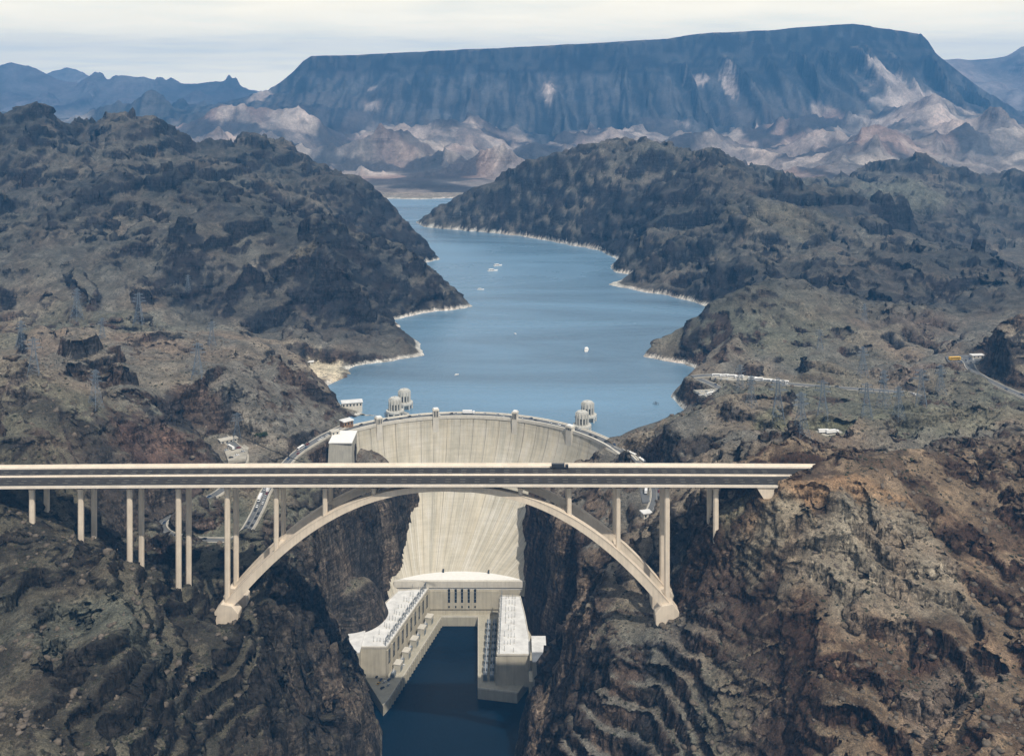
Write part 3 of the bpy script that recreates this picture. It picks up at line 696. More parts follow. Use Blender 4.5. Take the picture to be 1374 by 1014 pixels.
# ------------------------------------------------------------------ build the land
COLS = 900
avec = np.linspace(-0.66, 0.66, COLS)
def rows(y0, y1, d0, p):
    out = [y0]
    while out[-1] < y1: out.append(out[-1] + d0 * (max(out[-1], 700) / 1000) ** p)
    out[-1] = y1
    return np.array(out)
mat_rock = rock_material('rock', 1.0, 3.4)
mat_rock_far = rock_material('far_rock', 0.10, 10.0, 0.3, 0.5)
Hgrid = {}
def terrain(name, yr, near):
    Y, A = np.meshgrid(yr, avec, indexing='ij'); X = A * Y
    X = X.astype(np.float32); Y = Y.astype(np.float32)
    h, dl, dc = height(X, Y)
    col = land_colour(X, Y, h, dl, dc)
    Hgrid[name] = (yr, h)
    X2, Y2, Z2 = X.copy(), Y.copy(), h.copy()
    # push rock faces in and out sideways, so that walls get ledges and overhangs
    gy = np.gradient(h, axis=0) / np.gradient(Y, axis=0); gx = np.gradient(h, axis=1) / np.gradient(X, axis=1)
    s = np.hypot(gx, gy) + 1e-6
    w = sstep(0.55, 1.4, s) * sstep(1.0, 14, np.abs(dl)) * sstep(4, 14, dc)
    ed = np.zeros_like(h); ed[2:-2, 2:-2] = 1
    d = perlin3(X / 24, Y / 24, h / 15, 401) * 4.5
    if near: d += joints(X, Y, h, 13.0, 8) * 2.1 + joints(X, Y, h, 5.5, 9) * 1.2 + joints(X, Y, h, 2.6, 10) * 0.45
    else: d += joints(X, Y, h, 26.0, 8) * 4.0 + joints(X, Y, h, 11.0, 9) * 2.0
    q = (h + 0.35 * X - 0.15 * Y + 9 * fbm(X / 70, Y / 70, 3, 431)) / (7.5 if near else 13.0); q = q - np.floor(q)
    d += (np.where(q < 0.72, q / 0.72, (1 - q) / 0.28) - 0.5) * (3.4 if near else 6.0) * sstep(-0.25, 0.2, perlin(X / 130, Y / 130, 441))
    d *= w * ed
    X2 -= gx / s * d; Y2 -= gy / s * d
    o = grid_mesh(name, X2, Y2, Z2, col, mat_rock)
    return tag(o, kind='structure')
terrain('canyon_ground', rows(470, 1400, 1.05, 1.0), True)
terrain('lake_hills', rows(1400, 3540, 1.3, 2.0), False)
yr = rows(3540, 7900, 0.9, 2.0)
Y, A = np.meshgrid(yr, np.linspace(-0.70, 0.70, COLS), indexing='ij'); X = A * Y
h, _, _ = height(X.astype(np.float32), Y.astype(np.float32))
h[:3] = np.minimum(h[:3], h[:3])
Hgrid['mesa'] = (yr, h)
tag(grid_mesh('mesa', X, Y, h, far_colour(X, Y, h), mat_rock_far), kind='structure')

def ground_z(x, y):
    for nm in ('canyon_ground', 'lake_hills'):
        yr, h = Hgrid[nm]
        if yr[0] <= y <= yr[-1]:
            r = np.interp(y, yr, np.arange(len(yr))); c = np.interp(x / y, avec, np.arange(COLS))
            r0, c0 = min(int(r), h.shape[0] - 2), min(int(c), COLS - 2); fr, fc = r - r0, c - c0
            return float((h[r0, c0] * (1 - fc) + h[r0, c0 + 1] * fc) * (1 - fr) + (h[r0 + 1, c0] * (1 - fc) + h[r0 + 1, c0 + 1] * fc) * fr)
    return 172.0

# loose boulders and desert scrub on the easier slopes near by
def ground_many(x, y):
    yr, h = Hgrid['canyon_ground']
    r = np.interp(y, yr, np.arange(len(yr))); c = np.interp(x / y, avec, np.arange(COLS))
    r0 = np.clip(r.astype(int), 0, h.shape[0] - 2); c0 = np.clip(c.astype(int), 0, COLS - 2); fr, fc = r - r0, c - c0
    z = (h[r0, c0] * (1 - fc) + h[r0, c0 + 1] * fc) * (1 - fr) + (h[r0 + 1, c0] * (1 - fc) + h[r0 + 1, c0 + 1] * fc) * fr
    gx = (h[r0, c0 + 1] - h[r0, c0]) / (y * (avec[1] - avec[0])); gy = (h[r0 + 1, c0] - h[r0, c0]) / (yr[r0 + 1] - yr[r0])
    return z, np.hypot(gx, gy)
def scatter(name, n, seed, size, squash, maxslope, mat, label, cat):
    rs = np.random.RandomState(seed)
    y = 540 * (1400 / 540) ** rs.rand(n * 3) - 4; x = rs.uniform(-0.56, 0.56, n * 3) * y
    z, sl = ground_many(x, y)
    clump = fbm(x / 60, y / 60, 3, seed) + 0.25
    ok = (sl < maxslope) & (z > 20) & (rs.rand(n * 3) < np.clip(clump * 2, 0.05, 1)) & ~((np.abs(y - 793) < 26) & (x < 250) & (z > 250))
    for pts, w in roads.values():
        for p, q in zip(pts[:-1], pts[1:]):
            ex, ey = q.x - p.x, q.y - p.y; t = np.clip(((x - p.x) * ex + (y - p.y) * ey) / (ex * ex + ey * ey), 0, 1)
            ok &= np.hypot(x - p.x - t * ex, y - p.y - t * ey) > w / 2 + 3
    for c, rx, ry in pads: ok &= np.hypot((x - c.x) / rx, (y - c.y) / ry) > 1.3
    ok &= signed_dist(lake_poly, x, y) > 6
    x, y, z = x[ok][:n], y[ok][:n], z[ok][:n]; m = len(x)
    bm = bmesh.new(); bmesh.ops.create_icosphere(bm, subdivisions=1, radius=1.0)
    V0 = np.array([v.co[:] for v in bm.verts]); F0 = np.array([[v.index for v in f.verts] for f in bm.faces]); bm.free()
    s = size[0] * (size[1] / size[0]) ** (rs.rand(m) ** 2.2)
    a = rs.rand(m) * 6.28; ca, sa = np.cos(a), np.sin(a)
    W = V0[None] * (1 + rs.uniform(-0.38, 0.38, (m, len(V0), 1)))
    W = W * np.stack([rs.uniform(.7, 1.3, m), rs.uniform(.7, 1.3, m), squash * rs.uniform(.7, 1.3, m)], 1)[:, None] * s[:, None, None]
    P = np.stack([W[..., 0] * ca[:, None] - W[..., 1] * sa[:, None] + x[:, None], W[..., 0] * sa[:, None] + W[..., 1] * ca[:, None] + y[:, None], W[..., 2] + z[:, None] + 0.15 * s[:, None]], -1).reshape(-1, 3)
    F = (F0[None] + (np.arange(m) * len(V0))[:, None, None]).reshape(-1, 3).astype(np.int32)
    me = bpy.data.meshes.new(name); me.vertices.add(len(P)); me.vertices.foreach_set('co', P.astype(np.float32).ravel())
    me.loops.add(F.size); me.loops.foreach_set('vertex_index', F.ravel()); me.polygons.add(len(F)); me.polygons.foreach_set('loop_start', np.arange(0, F.size, 3, dtype=np.int32)); me.update(calc_edges=True)
    return tag(link(name, me, mat), label, cat, kind='stuff')
scatter('boulders', 6500, 31, (0.5, 3.2), 0.75, 1.1, simple_mat('boulder', (.115, .095, .075), 0.95, 0.6, 0.35, bump=0.5), 'loose brown boulders strewn over the near slopes', 'boulders')
scatter('scrub', 7500, 37, (0.5, 1.5), 0.7, 0.9, simple_mat('scrub_leaf', (.036, .038, .022), 0.9, 0.5, 0.5, bump=0.3), 'dark low desert scrub dotted over the near slopes', 'scrub')

# distant mountains
def range_mesh(name, sil, y0_, depth, base_z, seed, rough, colour):
    y0 = y0_ * 1.07
    zs = np.array([Py(p[0], p[1], y0)[2] for p in sil]); xs = np.array([Py(p[0], p[1], y0)[0] for p in sil])
    gx = np.linspace(xs[0], xs[-1], 420); gy = np.linspace(y0 - depth, y0 + depth * 0.6, 110)
    Y, X = np.meshgrid(gy, gx, indexing='ij')
    crest = np.interp(X, xs, zs)
    t = np.where(Y < y0, (Y - (y0 - depth)) / depth, 1 - (Y - y0) / (depth * 0.6))
    prof = np.clip(t, 0, 1) ** 1.35
    hh = base_z + (crest - base_z) * prof + (ridged(X / rough + 0.4 * fbm(X / rough, Y / rough, 2, seed), Y / (rough * 1.6), 4, seed) - 0.75) * rough * 0.16 * np.sqrt(np.clip(t * (1.25 - t), 0, 1)) * 1.4
    hh = np.maximum(hh, base_z - 30)
    n = fbm(X / rough / 1.5, Y / rough / 1.5, 4, seed + 9) * 0.5 + 0.5
    low = 1 - sstep(base_z + 20, base_z + 180, hh + 80 * (n - 0.5))
    c = lerp(lerp(V(*colour) * 0.75, V(*colour) * 1.35, sstep(.3, .7, n)), V(.42, .38, .33), low * 0.7)
    return tag(grid_mesh(name, X, Y, hh, c, mat_rock_far), kind='structure')
range_mesh('mountain_range', [(-420,110),(-250,92),(-120,98),(-40,86),(20,86),(46,84),(78,100),(110,106),(150,103),(180,108),(215,110),(240,107),(262,112),(290,107),(320,113),(345,116),(400,128),(520,140)], 8700, 1400, 140, 501, 580, (.085, .08, .085))
range_mesh('mountain_range', [(-300,112),(20,108),(82,102),(100,97),(112,100),(140,112),(160,106),(178,104),(196,112),(300,118),(420,130)], 10600, 1100, 140, 521, 700, (.15, .14, .14))
range_mesh('mountain_range', [(1180,92),(1240,76),(1264,71),(1285,69),(1300,71),(1330,69),(1352,68),(1374,64),(1460,60),(1620,72),(1800,100)], 9000, 1900, 150, 541, 800, (.17, .15, .145))
gp = bpy.data.meshes.new('desert_plain')
gp.from_pydata([(-28000, 7200, 120), (28000, 7200, 120), (28000, 12300, 120), (-28000, 12300, 120)], [], [(0, 1, 2, 3)])
tag(link('desert_plain', gp, simple_mat('desert', (.36, .32, .27), 0.95, 0.3, 0.0012)), kind='structure')
base_me = bpy.data.meshes.new('ground')
base_me.from_pydata([(-28000, -3000, -40), (28000, -3000, -40), (28000, 7300, -40), (-28000, 7300, -40)], [], [(0, 1, 2, 3)])
tag(link('ground', base_me, simple_mat('ground_rock', (.12, .11, .10), 0.95, 0.3, 0.01)), kind='structure')

# ------------------------------------------------------------------ water
def water_material(name, deep, rough, scale, bumpd, spec=0.5):
    t = NT(name); P = t.geo.outputs['Position']
    n = t.noise(t.mapping(P, (1, 0.55, 1)), scale, 5, 0.65)
    n2 = t.noise(t.mapping(P, (0.25, 1.0, 1)), scale * 0.032, 6, 0.62, 0.8)
    c = t.mix(1.0, (*deep, 1), t.ramp(n2, [(0.32, 0.66), (0.5, 1.0), (0.68, 1.22)]), 'MULTIPLY')
    r = t.ramp(n2, [(0.35, rough * 0.75), (0.65, rough * 1.25)])
    return t.done(c, r, t.bump(n, 1.0, bumpd), Specular_IOR_Level=spec, IOR=1.333)
rv = bpy.data.meshes.new('river')
rv.from_pydata([(-320, 250, 0), (320, 250, 0), (320, 1150, 0), (-320, 1150, 0)], [], [(0, 1, 2, 3)])
tag(link('river', rv, water_material('river_water', (.0006, .009, .021), 0.16, 0.30, 0.30, 0.12)), kind='structure')

# ------------------------------------------------------------------ mesh builder
class MB:
    def __init__(self): self.v, self.f = [], []
    def add(self, vs, fs):
        n = len(self.v); self.v += [tuple(p) for p in vs]; self.f += [tuple(i + n for i in f) for f in fs]; return self
    def box(self, x0, x1, y0, y1, z0, z1):
        return self.add([(x0,y0,z0),(x1,y0,z0),(x1,y1,z0),(x0,y1,z0),(x0,y0,z1),(x1,y0,z1),(x1,y1,z1),(x0,y1,z1)],
            [(3,2,1,0),(4,5,6,7),(0,1,5,4),(1,2,6,5),(2,3,7,6),(3,0,4,7)])
    def prism(self, poly, z0, z1):       # poly counter-clockwise seen from above
        a = sum(p[0]*q[1]-q[0]*p[1] for p, q in zip(poly, poly[1:]+poly[:1]))
        if a < 0: poly = poly[::-1]
        n = len(poly)
        f = [tuple(range(n - 1, -1, -1)), tuple(range(n, 2 * n))] + [(i, (i+1) % n, n + (i+1) % n, n + i) for i in range(n)]
        return self.add([(x, y, z0) for x, y in poly] + [(x, y, z1) for x, y in poly], f)
    def frustum(self, c, r0, r1, z0, z1, n=16, sx=1.0, sy=1.0, rot=0.0):
        vs = []
        for r, z in ((r0, z0), (r1, z1)):
            vs += [(c[0] + sx*r*math.cos(rot + 2*math.pi*i/n), c[1] + sy*r*math.sin(rot + 2*math.pi*i/n), z) for i in range(n)]
        return self.add(vs, [tuple(range(n-1,-1,-1)), tuple(range(n,2*n))] + [(i,(i+1)%n,n+(i+1)%n,n+i) for i in range(n)])
    def bar(self, a, b, w, d=None, up=(0, 0, 1)):      # a square bar from a to b
        a, b = Vector(a), Vector(b); d = d or w
        t = (b - a).normalized(); s = t.cross(Vector(up))
        if s.length < 1e-4: s = t.cross(Vector((1, 0, 0)))
        s.normalize(); n = s.cross(t)
        vs = [p + s*i*w/2 + n*j*d/2 for p in (a, b) for i, j in ((-1,-1),(1,-1),(1,1),(-1,1))]
        return self.add(vs, [(0,1,2,3),(7,6,5,4),(0,4,5,1),(1,5,6,2),(2,6,7,3),(3,7,4,0)])
    def sweep(self, path, prof, closed=True):          # profile (side, up) carried along a path
        n = len(prof); vs = []
        for i, p in enumerate(path):
            t = (Vector(path[min(i+1, len(path)-1)]) - Vector(path[max(i-1, 0)])).normalized()
            s = t.cross(Vector((0, 0, 1))).normalized(); u = s.cross(t)
            vs += [Vector(p) + s*a + u*b for a, b in prof]
        m = n if closed else n - 1
        fs = [(i*n+j, i*n+(j+1) % n, (i+1)*n+(j+1) % n, (i+1)*n+j) for i in range(len(path)-1) for j in range(m)]
        if closed: fs += [tuple(range(n-1,-1,-1)), tuple(range((len(path)-1)*n, len(path)*n))]
        return self.add(vs, fs)
    def mesh(self, name, mat=None, bevel=0.0):
        me = bpy.data.meshes.new(name); me.from_pydata(self.v, [], self.f); me.update()
        bm = bmesh.new(); bm.from_mesh(me)
        bmesh.ops.recalc_face_normals(bm, faces=bm.faces)
        if bevel: bmesh.ops.bevel(bm, geom=bm.edges[:], offset=bevel, segments=1, affect='EDGES', clamp_overlap=True)
        bm.to_mesh(me); bm.free()
        if mat: me.materials.append(mat)
        return me
    def build(self, name, mat, parent=None, bevel=0.0):
        return link(name, self.mesh(name, mat, bevel), None, parent)

# ------------------------------------------------------------------ shared materials
def concrete(name, col, streak=0.25, rough=0.85):
    t = NT(name); P = t.geo.outputs['Position']
    s = t.noise(t.mapping(P, (0.55, 0.55, 0.03)), 1.0, 5, 0.65)
    n = t.noise(P, 0.12, 5, 0.6)
    c = t.mix(1.0, (*col, 1), t.ramp(s, [(0.3, 1 - streak), (0.5, 1.0), (0.7, 1 + streak * 0.6)]), 'MULTIPLY')
    c = t.mix(0.6, c, t.ramp(n, [(0.3, 0.8), (0.7, 1.15)]), 'MULTIPLY')
    return t.done(c, rough, t.bump(n, 0.3, 0.2), Specular_IOR_Level=0.25)
mat_bridge = concrete('bridge_concrete', (.66, .565, .45), 0.12)
mat_girder = simple_mat('girder_steel', (.16, .125, .10), 0.6, 0.1, 0.3)
mat_barrier = concrete('barrier_concrete', (.74, .66, .56), 0.05)
mat_road = simple_mat('bridge_asphalt', (.034, .031, .029), 0.9, 0.25, 0.08)
mat_asphalt = simple_mat('asphalt', (.115, .12, .125), 0.9, 0.2, 0.1)
mat_line = simple_mat('road_paint', (.30, .285, .25), 0.8, 0.15, 0.2)
mat_white = simple_mat('white_paint', (.80, .79, .76), 0.6, 0.06, 0.3)
mat_black = simple_mat('black_metal', (.016, .016, .018), 0.5, 0.1, 1.0)
mat_glass = simple_mat('dark_glass', (.02, .028, .035), 0.12, 0.1, 1.0, spec=0.6)

# ------------------------------------------------------------------ the arch bridge in front of the dam
bridge = empty('arch_bridge', (-48.5, 793, 172))
tag(bridge, 'long tan concrete arch bridge with twin ribs carrying a dual carriageway across the canyon', 'bridge')
BX, BY, BZ = -48.5, 793.0, 172.0
DY = 52.0
def bpart(mb, name, mat, parent=None, bevel=0.0):
    mb.v = [(x - BX, y - BY, z - BZ) for x, y, z in mb.v]
    return mb.build(name, mat, parent or bridge, bevel)
def deck_z(x): return 270.8 - 1.6 * ((x + 20) / 380.0) ** 2
def deck_path(y, dz, x0=-620, x1=None, n=60):
    x1 = 199 + (y - 720) * 1.22 if x1 is None else x1
    return [(x0 + (x1 - x0) * i / n, y + DY, deck_z(x0 + (x1 - x0) * i / n) + dz) for i in range(n + 1)]
def rect(w0, w1, h0, h1): return [(w0, h0), (w1, h0), (w1, h1), (w0, h1)]
# sweep runs along +x, so "side" points to -y
bpart(MB().sweep(deck_path(741, 0, x1=201), rect(-20.6, 20.2, -1.1, -0.05)), 'deck_slab', mat_bridge)
for y0, y1 in ((721.2, 739.6), (741.6, 756.4)):
    r_ = bpart(MB().sweep(deck_path((y0 + y1) / 2, 0), rect(-(y1 - y0) / 2, (y1 - y0) / 2, -0.04, 0.04)), 'carriageway', mat_road)
    for k, fr in enumerate((0.10, 0.36, 0.62, 0.90)):
        yl = y0 + (y1 - y0) * fr
        if k in (0, 3):
            q = MB().sweep(deck_path(yl, 0.045), rect(-0.16, 0.16, 0, 0.012)); bpart(q, 'edge_line', mat_line, r_)
        else:
            q = MB(); x = -600.0
            while x < 195:
                q.sweep([(x, yl + DY, deck_z(x) + 0.045), (x + 4, yl + DY, deck_z(x + 4) + 0.045)], rect(-0.17, 0.17, 0, 0.012)); x += 11.0
            o = bpart(q, 'lane_line', mat_line, r_); o['kind'] = 'stuff'
jer = [(-0.42, 0.0), (0.42, 0.0), (0.16, 0.45), (0.14, 1.15), (-0.14, 1.15), (-0.16, 0.45)]
bpart(MB().sweep(deck_path(720.75, -1.2), rect(-0.3, 0.3, 0.1, 1.9)), 'parapet', mat_barrier)
bpart(MB().sweep(deck_path(740.6, 0), [(a * 1.2, b * 1.0) for a, b in jer]), 'median_barrier', mat_barrier)
bpart(MB().sweep(deck_path(757.0, 0), [(a, b * 0.9) for a, b in jer]), 'road_barrier', mat_barrier)
bpart(MB().sweep(deck_path(759.3, 0), rect(-1.9, 1.9, -0.03, 0.22)), 'walkway', mat_barrier)
bpart(MB().sweep(deck_path(761.5, -1.3), rect(-0.3, 0.3, 0, 2.8)), 'parapet', mat_barrier)
for y in (728.5, 738.0, 746.0, 754.5):
    bpart(MB().sweep(deck_path(y, -1.12, x1=190), rect(-1.1, 1.1, -3.0, 0)), 'girder', mat_girder)
COLX = [-213 + 36.55 * k for k in range(-6, 11)]
def rib_bottom(x): return 264.0 - 92.0 * min(1.0, abs((x + 48.5) / 164.5)) ** 2.25
def rib_depth(x): return 4.4 + 2.8 * min(1.0, abs((x + 48.5) / 164.5)) ** 1.5
YN, YF = 781.0, 805.5
for y in (YN, YF):
    n = 72; mb = MB(); vs = []
    for i in range(n + 1):
        x = -213 + 329 * i / n; z0 = rib_bottom(x); d = rib_depth(x)
        sl = (rib_bottom(x + 0.5) - rib_bottom(x - 0.5)); nx, nz = -sl / math.hypot(1, sl), 1 / math.hypot(1, sl)
        w = 2.5
        for a, b in ((-w, 0), (w, 0), (w, d - 0.5), (w + 0.35, d - 0.5), (w + 0.35, d), (-w - 0.35, d), (-w - 0.35, d - 0.5), (-w, d - 0.5)):
            vs.append((x + nx * b, y + a, z0 + nz * b))
    m = 8; fs = [(i*m+j, i*m+(j+1)%m, (i+1)*m+(j+1)%m, (i+1)*m+j) for i in range(n) for j in range(m)] + [tuple(range(m)), tuple(range(n*m, n*m+m))]
    mb.add(vs, fs); bpart(mb, 'arch_rib', mat_bridge)
def column(x, y, zb, zt, w=1.7, d=1.6):
    mb = MB()
    oct_ = [(-w, -d*0.55), (-w*0.55, -d), (w*0.55, -d), (w, -d*0.55), (w, d*0.55), (w*0.55, d), (-w*0.55, d), (-w, d*0.55)]
    mb.prism([(x + a, y + b) for a, b in oct_], zb, zt - 2.0)
    mb.prism([(x + a * 1.12, y + b * 1.15) for a, b in oct_], zt - 2.0, zt)
    return bpart(mb, 'column', mat_bridge)
for k, x in enumerate(COLX):
    zt = deck_z(x) - 4.4
    on_arch = 6 < k < 15
    lean = 0.0
    for y in (YN, YF):
        if on_arch:
            zb = rib_bottom(x) + rib_depth(x) - 0.6
            if zt - zb < 1.5: continue
            column(x, y, zb, zt)
        else:
            zb = (174 if k in (6, 15) else min(ground_z(x + a, y + b) for a in (-3, 0, 3) for b in (-3, 0, 3)) - 5)
            if zb > zt - 4: continue
            column(x, y, zb, zt, 1.95, 1.8)
    if on_arch and abs(x + 48.5) > 25:
        zc = rib_bottom(x); d = rib_depth(x)
        bpart(MB().box(x - 1.7, x + 1.7, YN + 2.6, YF - 2.6, zc + 0.8, zc + d - 0.9), 'rib_strut', mat_bridge)
    if zt - (rib_bottom(x) + rib_depth(x) if on_arch else 0) > 5:
        bpart(MB().box(x - 2.0, x + 2.0, YN - 2.2, YF + 2.2, zt - 0.02, zt + 1.4), 'pier_cap', mat_girder)
for sx, xs in ((-1, -213), (1, 116)):
    for y in (YN, YF):
        mb = MB()
        pr = [(-9, -7), (-2, -14), (6, -13), (8.5, 2), (3.5, 8.5), (-4.5, 7.0), (-9.5, 1.0)]
        vs = []
        for yy in (y - 5.2, y + 5.2):
            vs += [(xs - sx * -a if False else xs + (-sx) * (-a), yy, 173 + b) for a, b in pr]
        n = len(pr)
        mb.add(vs, [tuple(range(n)), tuple(range(n, 2*n))] + [(i, (i+1)%n, n+(i+1)%n, n+i) for i in range(n)])
        bpart(mb, 'thrust_block', mat_bridge, bevel=0.3)
bpart(MB().add([(a, y, z) for y in (773.5, 812.5) for a, z in ((181, 269.4), (197, 269.2), (197, 246), (192, 246), (187, 260))],
   [(0,1,2,3,4), (9,8,7,6,5)] + [(i, (i+1) % 5, 5 + (i+1) % 5, 5 + i) for i in range(5)]), 'abutment', mat_bridge)

# ------------------------------------------------------------------ the dam
CREST_Z, TERR_Z, QUAY_Z, ROOF_Z = 178.0, 43.0, 9.0, 37.0
def circle3(a, b, c):
    ax, ay, bx, by, cx, cy = a[0], a[1], b[0], b[1], c[0], c[1]
    d = 2 * (ax*(by-cy) + bx*(cy-ay) + cx*(ay-by))
    ux = ((ax*ax+ay*ay)*(by-cy) + (bx*bx+by*by)*(cy-ay) + (cx*cx+cy*cy)*(ay-by)) / d
    uy = ((ax*ax+ay*ay)*(cx-bx) + (bx*bx+by*by)*(ax-cx) + (cx*cx+cy*cy)*(bx-ax)) / d
    return Vector((ux, uy)), math.hypot(ax-ux, ay-uy)
def arc(p, q, r):
    c, R = circle3(p, q, r)
    a0, a1, a2 = (math.atan2(k[1]-c.y, k[0]-c.x) for k in (p, q, r))
    def f(s, off=0.0):          # s from -1 (left end) to 1 (right end)
        a = a0 + (a2 - a0) * (s + 1) / 2
        return Vector((c.x + (R + off) * math.cos(a), c.y + (R + off) * math.sin(a)))
    return f
crest = arc(Pz(478,576,CREST_Z), Pz(625,558.5,CREST_Z), Pz(826,606,CREST_Z))
base = arc(Pz(529,779,TERR_Z), Pz(617,766.5,TERR_Z), Pz(704,779,TERR_Z))
def face(s, z, out=0.0):
    t = (z - TERR_Z) / (CREST_Z - TERR_Z)
    g = 1 - (1 - min(max(t, 0), 1)) ** 1.75
    if t < 0: g = t * 1.0
    c, b = crest(s, -out), base(s, -out)
    p = b + (c - b) * g
    return Vector((p.x, p.y, z))
dam = empty('arch_dam', (*base(0), 0.0))
DO = Vector((*base(0), 0.0))
tag(dam, 'huge curved pale concrete dam holding back the lake between canyon walls', 'dam')
def dpart(mb, name, mat, parent=None, bevel=0.0, smooth=False):
    mb.v = [tuple(Vector(p) - DO) for p in mb.v]
    o = mb.build(name, mat, parent or dam, bevel)
    return o
def dam_material():
    t = NT('dam_concrete'); u = t.n.new('ShaderNodeUVMap'); P = u.outputs[0]
    fine = t.noise(t.mapping(P, (150, 1.3, 1)), 1.0, 5, 0.7)
    wide = t.noise(t.mapping(P, (38, 0.7, 1)), 1.0, 4, 0.6)
    lifts = t.noise(t.mapping(P, (5, 46, 1)), 1.0, 4, 0.7)
    blot = t.noise(t.mapping(P, (16, 5, 1)), 1.0, 5, 0.65)
    c = t.ramp(blot, [(0.30, (.40, .37, .30)), (0.5, (.49, .45, .365)), (0.68, (.56, .525, .455))])
    c = t.mix(0.75, c, t.ramp(fine, [(0.28, 0.66), (0.48, 1.0), (0.72, 1.18)]), 'MULTIPLY')
    c = t.mix(0.7, c, t.ramp(wide, [(0.30, (.74, .77, .78)), (0.5, (1, 1, 1)), (0.7, (1.10, 1.06, 0.98))]), 'MULTIPLY')
    c = t.mix(0.6, c, t.ramp(lifts, [(0.32, 0.84), (0.6, 1.06)]), 'MULTIPLY')
    # pale seepage streaks low down, grey stains under the crest
    sep = t.n.new('ShaderNodeSeparateXYZ'); t.l.new(P, sep.inputs[0])
    low = t.ramp(sep.outputs[1], [(0.0, 1.0), (0.75, 0.0)])
    pale = t.noise(t.mapping(P, (110, 0.55, 1)), 1.0, 3, 0.6)
    c = t.mix(t.math('MULTIPLY', low, t.ramp(pale, [(0.54, 0.0), (0.68, 0.7)])), c, (.80, .77, .70))
    dk = t.noise(t.mapping(P, (70, 1.0, 1)), 1.0, 4, 0.7)
    top = t.ramp(sep.outputs[1], [(0.55, 0.0), (0.9, 1.0)])
    c = t.mix(t.math('MULTIPLY', top, t.ramp(dk, [(0.55, 0.0), (0.70, 0.55)])), c, (.27, .275, .265))
    return t.done(c, 0.9, t.bump(t.math('ADD', fine, lifts), 0.5, 0.5), Specular_IOR_Level=0.2)
mat_dam = dam_material()
mat_joint = simple_mat('joint_backing', (.30, .285, .255), 0.95, 0.2, 0.1)  # darker backing that shows in the gaps between blocks
NB, NZ = 26, 26
S0, S1 = -1.16, 1.16
rnd = random.Random(5)
zlist = [TERR_Z - 14 + (CREST_Z - TERR_Z + 14) * i / NZ for i in range(NZ + 1)]
back = MB()          # core behind the joints, with the water face and the roadway bed
nS = 80
ss = [S0 + (S1 - S0) * i / nS for i in range(nS + 1)]
vs = [];
for s in ss:
    col_ = [face(s, z, -0.6) for z in zlist]
    vs += col_ + [Vector((*crest(s, 14.0), CREST_Z)), Vector((*crest(s, 14.0), 120.0))]
m = len(zlist) + 2
back.add(vs, [(i*m+j, (i+1)*m+j, (i+1)*m+j+1, i*m+j+1) for i in range(nS) for j in range(m - 1)])
dpart(back, 'core', mat_joint)
for b in range(NB):
    sa = S0 + (S1 - S0) * b / NB; sb = S0 + (S1 - S0) * (b + 1) / NB
    g = (sb - sa) * 0.016; out = rnd.uniform(0.0, 0.22)
    mb = MB(); vs = []; K = 4
    for k in range(K + 1):
        s = sa + g + (sb - sa - 2 * g) * k / K
        for z in zlist: vs.append(face(s, min(z, CREST_Z - 0.2), out))
    mz = len(zlist)
    fs = [(k*mz+j, (k+1)*mz+j, (k+1)*mz+j+1, k*mz+j+1) for k in range(K) for j in range(mz - 1)]
    nv = len(vs)
    for k in (0, K):          # returns into the joint
        s = sa + g + (sb - sa - 2 * g) * k / K
        for z in zlist: vs.append(face(s, min(z, CREST_Z - 0.2), out - 0.9))
    fs += [(j, j + 1, nv + j + 1, nv + j) for j in range(mz - 1)]
    fs += [(K*mz + j, nv + mz + j, nv + mz + j + 1, K*mz + j + 1) for j in range(mz - 1)]
    mb.add(vs, fs)
    o = dpart(mb, 'concrete_block', mat_dam)
    uv = o.data.uv_layers.new(name='UVMap')
    for l_ in o.data.loops:
        p = o.data.vertices[l_.vertex_index].co
        # along the arc, and up
        a = math.atan2(p.x, 160 - (p.y)) / 2.2
        kk = l_.vertex_index
        sv = (sa + (sb - sa) * ((kk // mz) / K) if kk < nv else (sa if kk < nv + mz else sb))
        uv.data[l_.index].uv = (sv * 0.5 + 0.5, (p.z + DO.z - TERR_Z) / (CREST_Z - TERR_Z))
def crest_strip(o0, o1, z0, z1, name, mat, sa=S0, sb=S1, n=70):
    mb = MB(); vs = []
    for i in range(n + 1):
        s = sa + (sb - sa) * i / n
        a, b = crest(s, o0), crest(s, o1)
        vs += [(*a, z0), (*b, z0), (*b, z1), (*a, z1)]
    fs = [(i*4+j, i*4+(j+1)%4, (i+1)*4+(j+1)%4, (i+1)*4+j) for i in range(n) for j in range(4)] + [(0,1,2,3), (n*4+3,n*4+2,n*4+1,n*4)]
    mb.add(vs, fs); return dpart(mb, name, mat)
mat_pale = concrete('pale_concrete', (.58, .545, .475), 0.12)
mat_wallc = concrete('powerhouse_concrete', (.46, .42, .335), 0.18)
crest_strip(-0.9, 1.0, CREST_Z - 2.2, CREST_Z + 1.1, 'crest_parapet', mat_pale)
crest_strip(1.0, 3.0, CREST_Z - 0.4, CREST_Z + 0.22, 'footway', mat_pale)
crest_strip(3.0, 11.0, CREST_Z - 0.4, CREST_Z + 0.10, 'crest_road', mat_asphalt)
crest_strip(11.0, 13.0, CREST_Z - 0.4, CREST_Z + 0.22, 'footway', mat_pale)
crest_strip(13.0, 14.4, CREST_Z - 9, CREST_Z + 1.1, 'crest_parapet', mat_pale)
